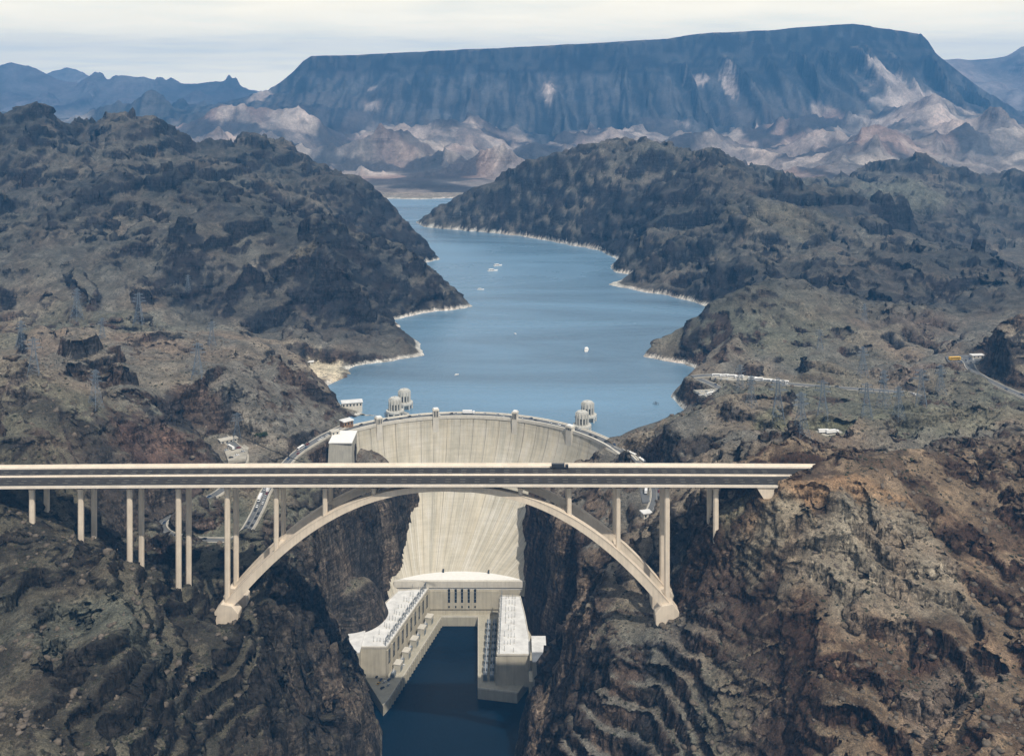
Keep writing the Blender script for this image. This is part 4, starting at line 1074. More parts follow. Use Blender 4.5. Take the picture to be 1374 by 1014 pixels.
# four towers standing proud of the downstream face
def s_of_u(u):
    best = min((abs(687 + FPX * crest(s).x / crest(s).y - u), s) for s in [i / 400 for i in range(-460, 460)])
    return best[1]
for u, w, hh in ((508, 3.6, 8.0), (584.5, 3.4, 9.5), (691, 3.0, 9.0), (765, 4.2, 5.0)):
    s = s_of_u(u); c_, q_ = crest(s, -3.0), crest(s, 4.5)
    d_ = (q_ - c_).normalized(); n_ = Vector((-d_.y, d_.x))
    def quad(o0, o1, ww): return [tuple(crest(s, o0) + n_ * ww), tuple(crest(s, o0) - n_ * ww), tuple(crest(s, o1) - n_ * ww), tuple(crest(s, o1) + n_ * ww)]
    t_ = dpart(MB().prism(quad(-2.6, 3.4, w), 148, CREST_Z + hh), 'elevator_tower', mat_pale)
    dpart(MB().prism(quad(-3.0, 3.8, w + 0.4), CREST_Z + hh - 1.6, CREST_Z + hh - 0.5), 'cornice', mat_pale, t_)
    dpart(MB().prism(quad(-2.0, 2.8, w - 0.8), CREST_Z + hh, CREST_Z + hh + 1.0), 'cap', mat_white, t_)
    for k in (-1, 0, 1):
        o_ = [tuple(crest(s, -2.75) + n_ * (k * w * 0.55 + 0.5)), tuple(crest(s, -2.75) + n_ * (k * w * 0.55 - 0.5)), tuple(crest(s, -2.4) + n_ * (k * w * 0.55 - 0.5)), tuple(crest(s, -2.4) + n_ * (k * w * 0.55 + 0.5))]
        dpart(MB().prism(o_, CREST_Z + 1.0, CREST_Z + hh - 2.2), 'window_slot', mat_glass, t_)
# terrace at the toe
tp = [tuple(base(-1 + 2 * i / 24, 2.0)) for i in range(25)]
fl, fr_ = Pz(530, 780.5, TERR_Z), Pz(700, 780.5, TERR_Z)
dpart(MB().prism(tp + [(fr_.x, fr_.y), (fl.x, fl.y)], TERR_Z - 8, TERR_Z), 'terrace', mat_white)
for u in (595, 654):
    p = base((u - 617) / 87, -0.9)
    dpart(MB().box(p.x - 0.9, p.x + 0.9, p.y - 0.2, p.y + 1.6, TERR_Z + 0.02, TERR_Z + 3.4), 'adit_door', mat_glass)
# straight gravity wall on the left bank
gw = empty('abutment_wall', (-184, 1142, 140))
tag(gw, 'plain grey concrete wall block with white top at the left end of the dam', 'wall')
mb = MB().add([(-14.5, -24, 0), (11.5, -21, 0), (11.5, 18, 0), (-14.5, 18, 0), (-13, -19, 38), (11.5, -17, 38), (11.5, 18, 38), (-13, 18, 38)],
  [(3,2,1,0),(4,5,6,7),(0,1,5,4),(1,2,6,5),(2,3,7,6),(3,0,4,7)])
mb.build('wall_body', concrete('grey_concrete', (.36, .345, .30), 0.15), gw)
MB().box(-13.4, 11.9, -19.4, 18.4, 38.02, 39.2).build('coping', mat_white, gw)

# the lake reaches into the dam's water face
ring = [tuple(crest(-1.2 + 2.4 * i / 30, 12.0)) for i in range(31)]
lk = bpy.data.meshes.new('lake')
lk.from_pydata([(x, y, LAKE_Z) for x, y in ring] + [(900, ring[-1][1] - 10, LAKE_Z), (1600, 3500, LAKE_Z), (-1600, 3500, LAKE_Z), (-900, ring[0][1] - 10, LAKE_Z)], [], [tuple(range(len(ring) + 4))])
tag(link('lake', lk, water_material('lake_water', (.125, .225, .325), 0.26, 0.16, 0.9, 0.75)), kind='structure')

# ------------------------------------------------------------------ powerhouse: two wings and a centre block round the tailrace
mat_roof = simple_mat('white_roof', (.68, .675, .66), 0.8, 0.18, 0.14)
mat_steel = simple_mat('grey_steel', (.20, .23, .26), 0.5, 0.2, 0.6, metal=0.3)
mat_quay = concrete('quay_concrete', (.40, .37, .295), 0.15)
ph = empty('powerhouse', (-55, 1089, 0)); PO = Vector((-55, 1089, 0))
tag(ph, 'U shaped concrete powerhouse with white roofed wings at the foot of the dam', 'power station')
def ppart(mb, name, mat, parent=None, bevel=0.0):
    mb.v = [tuple(Vector(p) - PO) for p in mb.v]
    return mb.build(name, mat, parent or ph, bevel)
def gp2(l, z): return [tuple(Pz(u, v, z)[:2]) for u, v in l]
LW = gp2([(483,868),(519,868),(575,789),(535,792),(497,828),(483,843)], ROOF_Z)
RW = gp2([(667,878),(711,878),(711,862),(704,824),(698,800),(671,799)], ROOF_Z)
def inset(poly, d):
    c = Vector((sum(p[0] for p in poly) / len(poly), sum(p[1] for p in poly) / len(poly)))
    return [tuple(c + (Vector(p) - c) * (1 - d / max((Vector(p) - c).length, 1))) for p in poly]
def wing(poly, inner_a, inner_b, nb):
    w_ = ppart(MB().prism(poly, QUAY_Z - 2, ROOF_Z - 0.6), 'wing_wall', mat_wallc)
    ppart(MB().prism(inset(poly, 0.9), ROOF_Z - 0.58, ROOF_Z), 'wing_roof', mat_roof)
    n = len(poly)
    for i in range(n):
        a, b = Vector(poly[i]), Vector(poly[(i + 1) % n])
        ppart(MB().bar((*a, ROOF_Z + 0.02), (*b, ROOF_Z + 0.02), 0.9, 1.5), 'roof_parapet', mat_pale, w_)
    a, b = Vector(inner_a), Vector(inner_b); d = (b - a); L = d.length; d.normalize(); nrm = Vector((d.y, -d.x))
    c = Vector((sum(p[0] for p in poly) / n, sum(p[1] for p in poly) / n))
    if nrm.dot(a - c) < 0: nrm = -nrm
    return a, b, d, nrm, L, w_
a, b, d, nrm, L, w_ = wing(LW, LW[1], LW[2], 10)
NPB = 10
for i in range(NPB + 1):
    p = a + d * (L * i / NPB); q = [tuple(p + d * x + nrm * y) for x, y in ((-0.9, -0.2), (0.9, -0.2), (0.9, 1.3), (-0.9, 1.3))]
    ppart(MB().prism(q, QUAY_Z, ROOF_Z - 2.4), 'pilaster', mat_wallc, w_)
    if i < NPB:
        p = a + d * (L * (i + 0.5) / NPB); q = [tuple(p + d * x + nrm * y) for x, y in ((-3.2, -0.1), (3.2, -0.1), (3.2, 0.15), (-3.2, 0.15))]
        ppart(MB().prism(q, QUAY_Z + 10, ROOF_Z - 5), 'window', mat_glass, w_)
leftface = (a, d, nrm, L)
a, b, d, nrm, L, w_ = wing(RW, RW[5], RW[0], 10)
for i in range(NPB + 1):
    p = a + d * (L * i / NPB); q = [tuple(p + d * x + nrm * y) for x, y in ((-0.9, -0.2), (0.9, -0.2), (0.9, 1.3), (-0.9, 1.3))]
    ppart(MB().prism(q, QUAY_Z, ROOF_Z - 2.4), 'pilaster', mat_wallc, w_)
    if i < NPB:
        p = a + d * (L * (i + 0.5) / NPB); q = [tuple(p + d * x + nrm * y) for x, y in ((-3.2, -0.1), (3.2, -0.1), (3.2, 0.15), (-3.2, 0.15))]
        ppart(MB().prism(q, QUAY_Z + 10, ROOF_Z - 5), 'window', mat_glass, w_)
rightface = (a, d, nrm, L)
# centre block under the terrace
cl, cr = Pz(533, 790, TERR_Z - 5), Pz(698, 792, TERR_Z - 5)
cyf = fl.y - 0.8
cb = ppart(MB().box(fl.x + 1.5, fr_.x - 1.5, cyf + 0.8, cyf + 16, QUAY_Z - 6, TERR_Z - 8.1), 'centre_block', mat_wallc)
ppart(MB().box(fl.x - 1.0, fr_.x + 1.0, cyf - 0.4, cyf + 3, TERR_Z - 5.5, TERR_Z + 1.0), 'cornice', mat_pale)
ppart(MB().box(fl.x + 30, fr_.x - 24, cyf - 0.3, cyf + 0.9, QUAY_Z + 6, TERR_Z - 9), 'wall_panel', mat_wallc)
for u in (602.5, 611.5, 620, 629, 637.5):
    x = Py(u, 805, cyf)[0]
    w1 = ppart(MB().box(x - 1.15, x + 1.15, cyf - 0.42, cyf - 0.2, QUAY_Z + 13, QUAY_Z + 27), 'tall_window', mat_glass, cb)
    for k in (1, 2, 3): ppart(MB().box(x - 1.3, x + 1.3, cyf - 0.52, cyf - 0.40, QUAY_Z + 13 + k * 3.5, QUAY_Z + 13.5 + k * 3.5), 'glazing_bar', mat_steel, cb)
    ppart(MB().box(x - 0.75, x + 0.75, cyf - 0.42, cyf - 0.2, QUAY_Z + 7.4, QUAY_Z + 9.6), 'vent', mat_glass, cb)
# quays
QL = gp2([(595,829),(560,880),(522,938),(514,947),(484,899)], QUAY_Z) + [LW[0], LW[5], LW[4], LW[3]] + [(fl.x + 20, fl.y + 6), (fr_.x - 30, fl.y + 6)]
q0 = Pz(593, 828, QUAY_Z); q1 = Pz(522, 938, QUAY_Z); q2 = Pz(514, 947, QUAY_Z); q3 = Pz(484, 899, QUAY_Z); r0 = Pz(641, 828, QUAY_Z); r1 = Pz(641, 924, QUAY_Z); r2 = Pz(694, 930, QUAY_Z); r3 = Pz(713, 905, QUAY_Z)
ppart(MB().prism([(q0.x, q0.y), (q1.x, q1.y), (q2.x, q2.y), (q3.x, q3.y), (q3.x - 4, 1010), (-142, 1045), (-124, 1098), (q0.x, 1098)], -12, QUAY_Z), 'quay', mat_quay)
ppart(MB().prism([(r0.x, 1098), (r0.x, r0.y), (r1.x, r1.y), (r2.x, r2.y), (r3.x, r3.y), (27, 1000), (14, 1098)], -12, QUAY_Z - 0.01), 'quay', mat_quay)
ppart(MB().box(q0.x + 0.05, r0.x - 0.05, q0.y, 1098, -12, QUAY_Z - 0.05), 'quay', mat_quay)
def fence_line(pts, name, h=1.2):
    for A_, B_ in zip(pts[:-1], pts[1:]):
        ppart(MB().bar((A_[0], A_[1], QUAY_Z + h / 2), (B_[0], B_[1], QUAY_Z + h / 2), 0.5, h), name, mat_pale)
fence_line([(q0.x - 0.4, q0.y), (q1.x - 0.4, q1.y), (q2.x, q2.y + 0.5)], 'quay_parapet')
fence_line([(r0.x + 0.4, r0.y), (r1.x + 0.4, r1.y + 0.4), (r2.x, r2.y + 0.4)], 'quay_parapet')
fence_line([(q0.x, q0.y + 0.5), (r0.x, r0.y + 0.5)], 'quay_parapet')
# buttress ribs along the left quay wall
qa, qb = Vector((q0.x, q0.y)), Vector((q1.x, q1.y)); qd = (qb - qa); ql = qd.length; qd.normalize(); qn = Vector((-qd.y, qd.x))
if qn.x < 0: qn = -qn
for i in range(26):
    p = qa + qd * (ql * (i + 0.5) / 26)
    ppart(MB().prism([tuple(p + qd * x + qn * y) for x, y in ((-0.7, -0.3), (0.7, -0.3), (0.7, 0.9), (-0.7, 0.9))], -6, QUAY_Z - 0.4), 'buttress', mat_quay)
# service bays and transformers along both inner walls: things standing on the quay
mat_bay = concrete('bay_concrete', (.50, .47, .39), 0.1)
def bay(name, origin, dirx, label, group):
    e = empty(name, (*origin, QUAY_Z), math.atan2(dirx.y, dirx.x))
    MB().box(-4.2, 4.2, -3.2, 3.2, 0, 7.2).build('body', mat_bay, e)
    MB().box(-4.5, 4.5, -3.5, 3.5, 7.21, 7.8).build('roof', mat_pale, e)
    MB().box(-2.6, 2.6, -3.32, -3.15, 0.1, 4.8).build('door', mat_steel, e)
    return tag(e, label, 'building', group)
def transformer(proto=[None]):
    if proto[0] is None:
        e = empty('transformer')
        MB().box(-2.6, 2.6, -1.7, 1.7, 0.4, 4.6).build('tank', mat_steel, e, 0.15)
        for sx in (-3.2, 3.2):
            m_ = MB()
            for k in range(5): m_.box(sx - 0.35, sx + 0.35, -1.5 + k * 0.68, -1.2 + k * 0.68, 0.8, 4.2)
            m_.build('radiator', mat_steel, e)
        for k in (-1.5, 0, 1.5):
            MB().frustum((k, 0), 0.28, 0.16, 4.6, 7.4, 8).build('bushing', mat_white, e)
        MB().box(-3.0, 3.0, -2.0, 2.0, 0, 0.38).build('plinth', mat_quay, e)
        proto[0] = e; return e
    return copy_tree(proto[0])
ORD = ['first', 'second', 'third', 'fourth', 'fifth', 'sixth', 'seventh', 'eighth', 'ninth']
a, d, nrm, L = leftface
for i in range(5):
    p = a + d * (L * (i + 0.62) / 5.3) + nrm * 6.2
    bay('service_bay', p, d, 'flat roofed concrete service bay on the left quay, %s from the quay tip' % ORD[i], 'service bays on the left quay')
    p = a + d * (L * (i + 0.12) / 5.3) + nrm * 5.6
    t_ = transformer(); t_.location = (p.x, p.y, QUAY_Z); t_.rotation_euler.z = math.atan2(d.y, d.x)
    tag(t_, 'grey transformer with white bushings on the left quay, %s from the quay tip' % ORD[i], 'transformer', 'transformers on the left quay')
a, d, nrm, L = rightface
for i in range(18):
    p = a + d * (L * (i % 9 + 0.6) / 9.4) + nrm * (5.2 if i < 9 else 11.4)
    t_ = transformer(); t_.location = (p.x, p.y, QUAY_Z); t_.rotation_euler.z = math.atan2(d.y, d.x); t_.scale = (1.25, 1.15, 1.25)
    tag(t_, 'grey transformer %s from the dam in the right quay row %s' % (ORD[i % 9], 'against the wing wall' if i < 9 else 'nearer the water'), 'transformer', 'transformers on the right quay, %s row' % ('wall' if i < 9 else 'water'))
# switchgear on the roofs: portal frames along the inner edge, insulator posts on the roof
def frame_proto():
    e = empty('roof_frame')
    m_ = MB()
    for x in (-3, 3): m_.bar((x, 0, 0), (x, 0, 7.5), 0.5)
    m_.bar((-3.4, 0, 7.4), (3.4, 0, 7.4), 0.45); m_.bar((-3, 0, 3.6), (3, 0, 3.6), 0.3); m_.bar((-3, 0, 3.6), (3, 0, 7.4), 0.25)
    m_.build('portal', mat_steel, e)
    for x in (-2, 0, 2): MB().frustum((x, 0), 0.22, 0.22, 5.6, 7.2, 6).build('insulator', mat_glass, e)
    return e
fp = frame_proto(); first = True
for (a, d, nrm, L), lab, grp in ((leftface, 'dark steel portal frame on the roof edge of the left wing', 'roof frames of the left wing'), (rightface, 'dark steel portal frame on the roof edge of the right wing', 'roof frames of the right wing')):
    for i in range(11):
        p = a + d * (L * (i + 0.5) / 11) - nrm * 2.0
        e = fp if first else copy_tree(fp); first = False
        e.location = (p.x, p.y, ROOF_Z + 0.02); e.rotation_euler.z = math.atan2(d.y, d.x)
        tag(e, lab, 'roof frame', grp)
ip = empty('insulator_post')
MB().frustum((0, 0), 0.5, 0.4, 0, 0.9, 8).build('foot', mat_pale, ip); MB().frustum((0, 0), 0.20, 0.16, 0.9, 4.6, 8).build('post', mat_steel, ip)
first = True
for (a, d, nrm, L), wd, lab, grp, seed in ((leftface, 15, 'thin insulator post on the white roof of the left wing', 'roof posts of the left wing', 2), (rightface, 15, 'thin insulator post on the white roof of the right wing', 'roof posts of the right wing', 3)):
    rr = random.Random(seed)
    for i in range(9):
        for k in range(4):
            if rr.random() < 0.12: continue
            p = a + d * (L * (i + 0.5 + rr.uniform(-0.12, 0.12)) / 9) - nrm * (6.5 + k * 3.0 + rr.uniform(-0.4, 0.4))
            e = ip if first else copy_tree(ip); first = False
            e.location = (p.x, p.y, ROOF_Z + 0.01); e.scale = (1, 1, rr.uniform(0.7, 1.2)); tag(e, lab, 'insulator', grp)
# low annex left, valve house on the right ledge
an = empty('annex_building', (-149.5, 991, 0)); tag(an, 'narrow white roofed annex between the left wing and the dark cliff', 'building')
MB().prism([(-8, -21), (7.4, -21), (7.4, 20), (-7, 21)], 4, ROOF_Z + 0.5).build('wall', mat_wallc, an)
MB().prism([(-8.4, -21.4), (7.9, -21.4), (7.9, 20.4), (-7.4, 21.4)], ROOF_Z + 0.52, ROOF_Z + 1.6).build('roof', mat_roof, an)
vh = empty('valve_house', (25, 963, 0)); tag(vh, 'slim white roofed concrete tower house clinging to the right canyon wall', 'building')
MB().box(-6.2, 6.2, -20, 22, 2, 44).build('wall', mat_wallc, vh)
MB().box(-6.7, 6.7, -20.5, 22.5, 44.02, 45.2).build('roof', mat_roof, vh)
for z in (33, 36.2): MB().box(0.6, 3.6, -20.25, -19.9, z, z + 2.9).build('window', mat_glass, vh)
MB().box(-2.8, -1.2, -20.25, -19.9, 26, 28).build('vent', mat_glass, vh)
MB().box(-9.5, -6.25, -19, -2, 0, 26).build('buttress', mat_wallc, vh)

# ------------------------------------------------------------------ intake towers
mat_tower = concrete('tower_concrete', (.52, .51, .47), 0.15)
def intake_tower():
    e = empty('intake_tower')
    base_ = MB().frustum((0, 0), 6.0, 6.0, -30, 6.2, 12).build('shaft', mat_tower, e)
    for k in range(8):
        a = 2 * math.pi * k / 8
        MB().bar((9.6 * math.cos(a), 9.6 * math.sin(a), -25), (9.6 * math.cos(a), 9.6 * math.sin(a), 6.2), 1.7).build('leg', mat_tower, e)
    MB().frustum((0, 0), 10.6, 10.6, 6.21, 8.6, 12).build('platform', mat_tower, e)
    bd = MB().frustum((0, 0), 6.7, 6.7, 8.62, 23.6, 12).build('drum', mat_tower, e)
    for k in range(12):
        a = 2 * math.pi * k / 12
        c_, s_ = math.cos(a), math.sin(a)
        MB().bar((6.9 * c_, 6.9 * s_, 8.62), (6.9 * c_, 6.9 * s_, 22.6), 1.3, 1.5, (c_, s_, 0)).build('pilaster', mat_tower, bd)
        a += math.pi / 12; c_, s_ = math.cos(a), math.sin(a)
        MB().bar((6.42 * c_, 6.42 * s_, 10.0), (6.42 * c_, 6.42 * s_, 17.0), 1.5, 0.5, (c_, s_, 0)).build('window', mat_glass, bd)
    rf = MB().frustum((0, 0), 5.6, 5.6, 23.61, 24.6, 12).build('roof', mat_tower, e)
    MB().frustum((0, 0), 0.9, 0.7, 24.6, 26.4, 8).build('finial', mat_tower, rf)
    return e
it = intake_tower()
for i, (u, v, sc_, lab) in enumerate([(530,559,1.0,'white drum intake tower close behind the dam crest beside the left bank'), (542.5,547.5,1.0,'white drum intake tower farther out in the lake off the left bank'), (781,578.5,1.0,'white drum intake tower close behind the dam crest beside the right bank'), (788.5,564.5,1.0,'white drum intake tower farther out in the lake off the right bank')]):
    e = it if i == 0 else copy_tree(it)
    p = Pz(u, v, LAKE_Z); e.location = (p.x, p.y, LAKE_Z); e.scale = (sc_, sc_, 0.92)
    tag(e, lab, 'tower', 'intake towers behind the dam')
for i, (p0, p1, lab) in enumerate([((530,559),(552,563),'short concrete footbridge from the left intake tower to the dam crest'), ((781,578.5),(768,577),'short concrete footbridge from the right intake tower to the dam crest')]):
    A_ = Pz(*p0, LAKE_Z); s_ = s_of_u(p1[0]); B_ = Vector((*crest(s_, 14.6), CREST_Z))
    e = empty('footbridge', (A_.x, A_.y, LAKE_Z)); tag(e, lab, 'footbridge')
    dv = (Vector((B_.x, B_.y)) - Vector((A_.x, A_.y))); st = dv.normalized() * 11.2
    MB().bar((st.x, st.y, 7.2), (dv.x, dv.y, 6.9), 3.4, 0.9).build('deck', mat_tower, e)
    for sd in (-1.5, 1.5):
        n_ = Vector((-st.y, st.x)).normalized() * sd
        MB().bar((st.x + n_.x, st.y + n_.y, 8.2), (dv.x + n_.x, dv.y + n_.y, 7.9), 0.3, 1.0).build('railing', mat_tower, e)

# ------------------------------------------------------------------ roads
def smooth_line(pts, n=6):
    out = []
    for i in range(len(pts) - 1):
        p0, p1, p2, p3 = pts[max(i-1, 0)], pts[i], pts[i+1], pts[min(i+2, len(pts)-1)]
        for k in range(n):
            t = k / n
            out.append(0.5 * ((2*p1) + (p2-p0)*t + (2*p0-5*p1+4*p2-p3)*t*t + (3*p1-p0-3*p2+p3)*t*t*t))
    return out + [pts[-1]]
def strip(path, o0, o1, z0, z1):      # a flat band beside a path, o measured to the right of travel
    mb = MB(); vs = []
    for i, p in enumerate(path):
        t = path[min(i+1, len(path)-1)] - path[max(i-1, 0)]; s = Vector((t.y, -t.x, 0)).normalized()
        a, b = p + s * o0, p + s * o1
        vs += [(a.x, a.y, p.z + z0), (b.x, b.y, p.z + z0), (b.x, b.y, p.z + z1), (a.x, a.y, p.z + z1)]
    n = len(path)
    mb.add(vs, [(i*4+j, i*4+(j+1)%4, (i+1)*4+(j+1)%4, (i+1)*4+j) for i in range(n-1) for j in range(4)] + [(0,1,2,3), (n*4-1,n*4-2,n*4-3,n*4-4)])
    return mb
mat_kerb = concrete('kerb_concrete', (.50, .47, .41), 0.1)
mat_gravel = simple_mat('pale_gravel', (.36, .335, .285), 0.95, 0.3, 0.12)
paths = {}
for nm, (pts, w) in roads.items():
    path = smooth_line(pts); paths[nm] = (path, w)
    ro = tag(strip(path, -w / 2, w / 2, -2.4, 0.0).build('road', mat_asphalt), kind='structure')
    strip(path, -w / 2 - 1.6, -w / 2, -2.4, -0.06).build('shoulder', mat_gravel, ro)
    strip(path, w / 2, w / 2 + 1.6, -2.4, -0.07).build('shoulder', mat_gravel, ro)
    strip(path, -0.15, 0.15, -0.02, 0.015).build('centre_line', mat_line, ro)
    if nm in ('dam_road', 'shore_road', 'ridge_road'):
        strip(path, w / 2 - 0.2, w / 2 + 0.4, -0.5, 1.0).build('guard_wall', mat_kerb, ro)
    if nm == 'dam_road': strip(path[:70], -w / 2 - 0.4, -w / 2 + 0.2, -0.5, 1.0).build('guard_wall', mat_kerb, ro)
def pad(poly_uv, z, name, mat):
    return tag(MB().prism(gp2(poly_uv, z), z - 2.5, z).build(name, mat), kind='structure')
pad([(1268,478),(1296,476),(1318,480),(1312,488),(1290,489),(1272,485)], 221.0, 'car_park', mat_asphalt)
pad([(1092,578),(1128,577),(1135,584),(1100,588)], 229.2, 'yard', mat_gravel)
pad([(956,502),(1010,504),(1064,511),(1062,517),(1006,513),(954,507)], 206.9, 'car_park', mat_gravel)
pad([(298,596),(318,590),(334,600),(330,616),(306,618)], 186.3, 'car_park', mat_gravel)
pad([(930,523),(968,521),(985,528),(952,534)], 204.2, 'car_park', mat_gravel)
pad([(858,654),(876,652),(878,672),(862,674)], 173.5, 'yard', mat_asphalt)

# ------------------------------------------------------------------ vehicles
def paint(name, col): return simple_mat(name, col, 0.35, 0.05, 0.5, spec=0.5)
paints = {'white': paint('white_car_paint', (.80, .80, .80)), 'dark': paint('dark_car_paint', (.025, .028, .035)), 'silver': paint('silver_car_paint', (.45, .47, .49)), 'red': paint('red_car_paint', (.22, .03, .025)), 'blue': paint('blue_car_paint', (.03, .07, .17)), 'yellow': paint('yellow_paint', (.72, .42, .03))}
mat_tyre = simple_mat('tyre_rubber', (.02, .02, .02), 0.9, 0.1, 1.0)
def wheel_me():
    mb = MB(); n = 10
    vs = [(0.33*math.cos(2*math.pi*i/n), y, 0.33*math.sin(2*math.pi*i/n)) for y in (-0.12, 0.12) for i in range(n)]
    mb.add(vs, [tuple(range(n)), tuple(range(2*n-1, n-1, -1))] + [(i, n+i, n+(i+1)%n, (i+1)%n) for i in range(n)])
    return mb.mesh('wheel', mat_tyre)
WHEEL = wheel_me()
def wheels(e, xs, ys, s=1.0):
    for x in xs:
        for y in (-ys, ys):
            o = link('wheel', WHEEL, None, e); o.location = (x, y, 0.33 * s); o.scale = (s, s, s)
def car(colour):
    e = empty('car')
    body = [(-2.25,.32),(2.25,.32),(2.3,.62),(2.15,.82),(0.95,.95),(-1.9,.98),(-2.3,.8)]
    cab = [(1.15,.92),(0.45,1.42),(-1.15,1.46),(-1.95,.95)]
    def ext(prof, w0, w1):
        mb = MB(); n = len(prof); zmax = max(p[1] for p in prof)
        mb.add([(x, -(w0 if z < zmax - .3 else w1), z) for x, z in prof] + [(x, (w0 if z < zmax - .3 else w1), z) for x, z in prof],
               [tuple(range(n)), tuple(range(2*n-1, n-1, -1))] + [(i, n+i, n+(i+1)%n, (i+1)%n) for i in range(n)])
        return mb
    ext(body, .9, .86).build('body', paints[colour], e, 0.04); c = ext(cab, .84, .68).build('cabin', mat_glass, e)
    MB().box(-1.05, 0.4, -.66, .66, 1.45, 1.5).build('roof', paints[colour], c)
    wheels(e, (-1.4, 1.4), .82)
    return e
def bus(colour, L=11.5):
    e = empty('bus')
    MB().box(-L/2, L/2, -1.25, 1.25, .55, 3.15).build('body', paints[colour], e, 0.18)
    for s in (-1, 1): MB().box(-L/2+.7, L/2-.9, s*1.255-.02, s*1.255+.02, 1.65, 2.65).build('window_band', mat_glass, e)
    MB().box(L/2-.02, L/2+.04, -1.05, 1.05, 1.3, 2.7).build('windscreen', mat_glass, e)
    MB().box(-L/2+1, L/2-1, -1.0, 1.0, 3.16, 3.3).build('roof', mat_white if colour == 'white' else paints[colour], e)
    wheels(e, (-L/2+2.4, L/2-2.4), 1.1, 1.45)
    return e
def truck(colour, cabcol):
    e = empty('truck')
    MB().box(-6.5, 3.6, -1.3, 1.3, 1.15, 4.0).build('trailer', paints[colour], e, 0.05)
    cb_ = MB().box(4.1, 6.4, -1.2, 1.2, .7, 3.3).build('cab', paints[cabcol], e, 0.15)
    MB().box(6.38, 6.46, -1.0, 1.0, 1.9, 3.0).build('windscreen', mat_glass, cb_)
    MB().box(-6.4, 6.2, -.5, .5, .7, 1.1).build('chassis', mat_black, e)
    wheels(e, (-5.4, -4.2, 3.4, 5.2), 1.05, 1.5)
    return e
protos = {}
def vehicle(kind, colour):
    k = (kind, colour)
    if k not in protos:
        o = car(colour) if kind == 'car' else bus(colour) if kind == 'bus' else truck(colour, 'white' if colour == 'white' else 'dark')
        protos[k] = o; return o
    return copy_tree(protos[k])
def on_path(nm, t, lat):
    path, w = paths[nm]; L = [0]
    for a, b in zip(path[:-1], path[1:]): L.append(L[-1] + (b - a).length)
    d = t * L[-1]; i = min(int(np.searchsorted(L, d, 'right')) - 1, len(path) - 2); f = (d - L[i]) / max(L[i+1] - L[i], 1e-6)
    p = path[i].lerp(path[i+1], f); tv = path[i+1] - path[i]; s = Vector((tv.y, -tv.x, 0)).normalized()
    return p + s * lat, math.atan2(tv.y, tv.x)
vr = random.Random(11)
def drive(nm, n, t0, t1, where, kinds=('white', 'dark', 'silver', 'dark', 'blue', 'dark', 'silver', 'red', 'blue')):
    ts = sorted(vr.uniform(t0, t1) for _ in range(n))
    for i, t in enumerate(ts):
        t = t0 + (t1 - t0) * (i + 0.5 + vr.uniform(-.35, .35)) / n
        side = vr.choice((-1, 1)); p, a = on_path(nm, t, side * 2.1)
        c = kinds[vr.randrange(len(kinds))]
        o = vehicle('car', c); o.location = p + Vector((0, 0, .02)); o.rotation_euler = (0, 0, a + (math.pi if side < 0 else 0))
        tag(o, '%s car %s' % ({'white': 'small white', 'dark': 'small dark', 'silver': 'small silver', 'red': 'small red', 'blue': 'small blue'}[c], where), 'car', '%s cars %s' % (c, where))
drive('dam_road', 14, 0.03, 0.30, 'on the road climbing from the left end of the dam')
drive('dam_road', 15, 0.31, 0.50, 'queueing on the straight road above the left canyon rim')
drive('dam_road', 9, 0.52, 0.86, 'on the hairpin bend behind the bridge piers')
drive('shore_road', 5, 0.15, 0.75, 'on the road at the right end of the dam')
drive('plateau_road', 4, 0.35, 0.95, 'on the upper road of the right plateau')
drive('lower_road', 6, 0.15, 0.7, 'on the lower road of the right plateau')
drive('ridge_road', 3, 0.25, 0.8, 'on the road round the red knoll')
def put(kind, colour, p, a, label, cat, group=None):
    o = vehicle(kind, colour); o.location = p; o.rotation_euler = (0, 0, a); return tag(o, label, cat, group)
p, a = on_path('dam_road', 0.365, 2.2); put('truck', 'white', p, a, 'white box truck in the queue on the straight road', 'truck')
p, a = on_path('dam_road', 0.33, -2.2); put('truck', 'white', p + Vector((0, 0, .02)), a + math.pi, 'white box truck farther along, just under the bridge deck edge', 'truck')
p, a = on_path('dam_road', 0.145, 2.2); put('bus', 'white', p, a, 'white coach on the road beside the grey abutment wall', 'bus')
p, a = on_path('dam_road', 0.955, -5.5); put('bus', 'white', p, a, 'white coach on the curved road below the red-brown bluff', 'bus')
for k in range(24):
    s = -0.95 + 1.9 * (k + vr.uniform(.1, .9)) / 24; off = vr.choice((5.0, 9.0)); q = crest(s, off); q2 = crest(s + .01, off); c = vr.choice(('white', 'dark', 'silver', 'dark', 'blue'))
    if abs(s - s_of_u(628)) < 0.05: continue
    a = math.atan2(q2.y - q.y, q2.x - q.x) + (math.pi if off > 6 else 0)
    put('car', c, Vector((*q, CREST_Z + .11)), a, 'small %s car on the roadway along the dam crest' % c, 'car', '%s cars on the dam crest' % c)
q, q2 = crest(s_of_u(628), 8.5), crest(s_of_u(628) + .01, 8.5)
o = put('truck', 'white', Vector((*q, CREST_Z + .11)), math.atan2(q2.y - q.y, q2.x - q.x), 'long white truck parked at the middle of the dam crest', 'truck'); o.scale = (1.1, 1.1, 1.1)
for k, (u, v) in enumerate([(962,505),(972,505.5),(982,506),(992,507),(1010,509),(1018,510),(1030,512),(1040,513),(1052,514)]):
    put('bus', 'white', Pz(u, v, 206.92), 0.15 if k % 2 else -0.1, 'white coach %s from the lake end of the parked row on the right plateau' % ORD[k], 'bus', 'coaches parked on the right plateau')
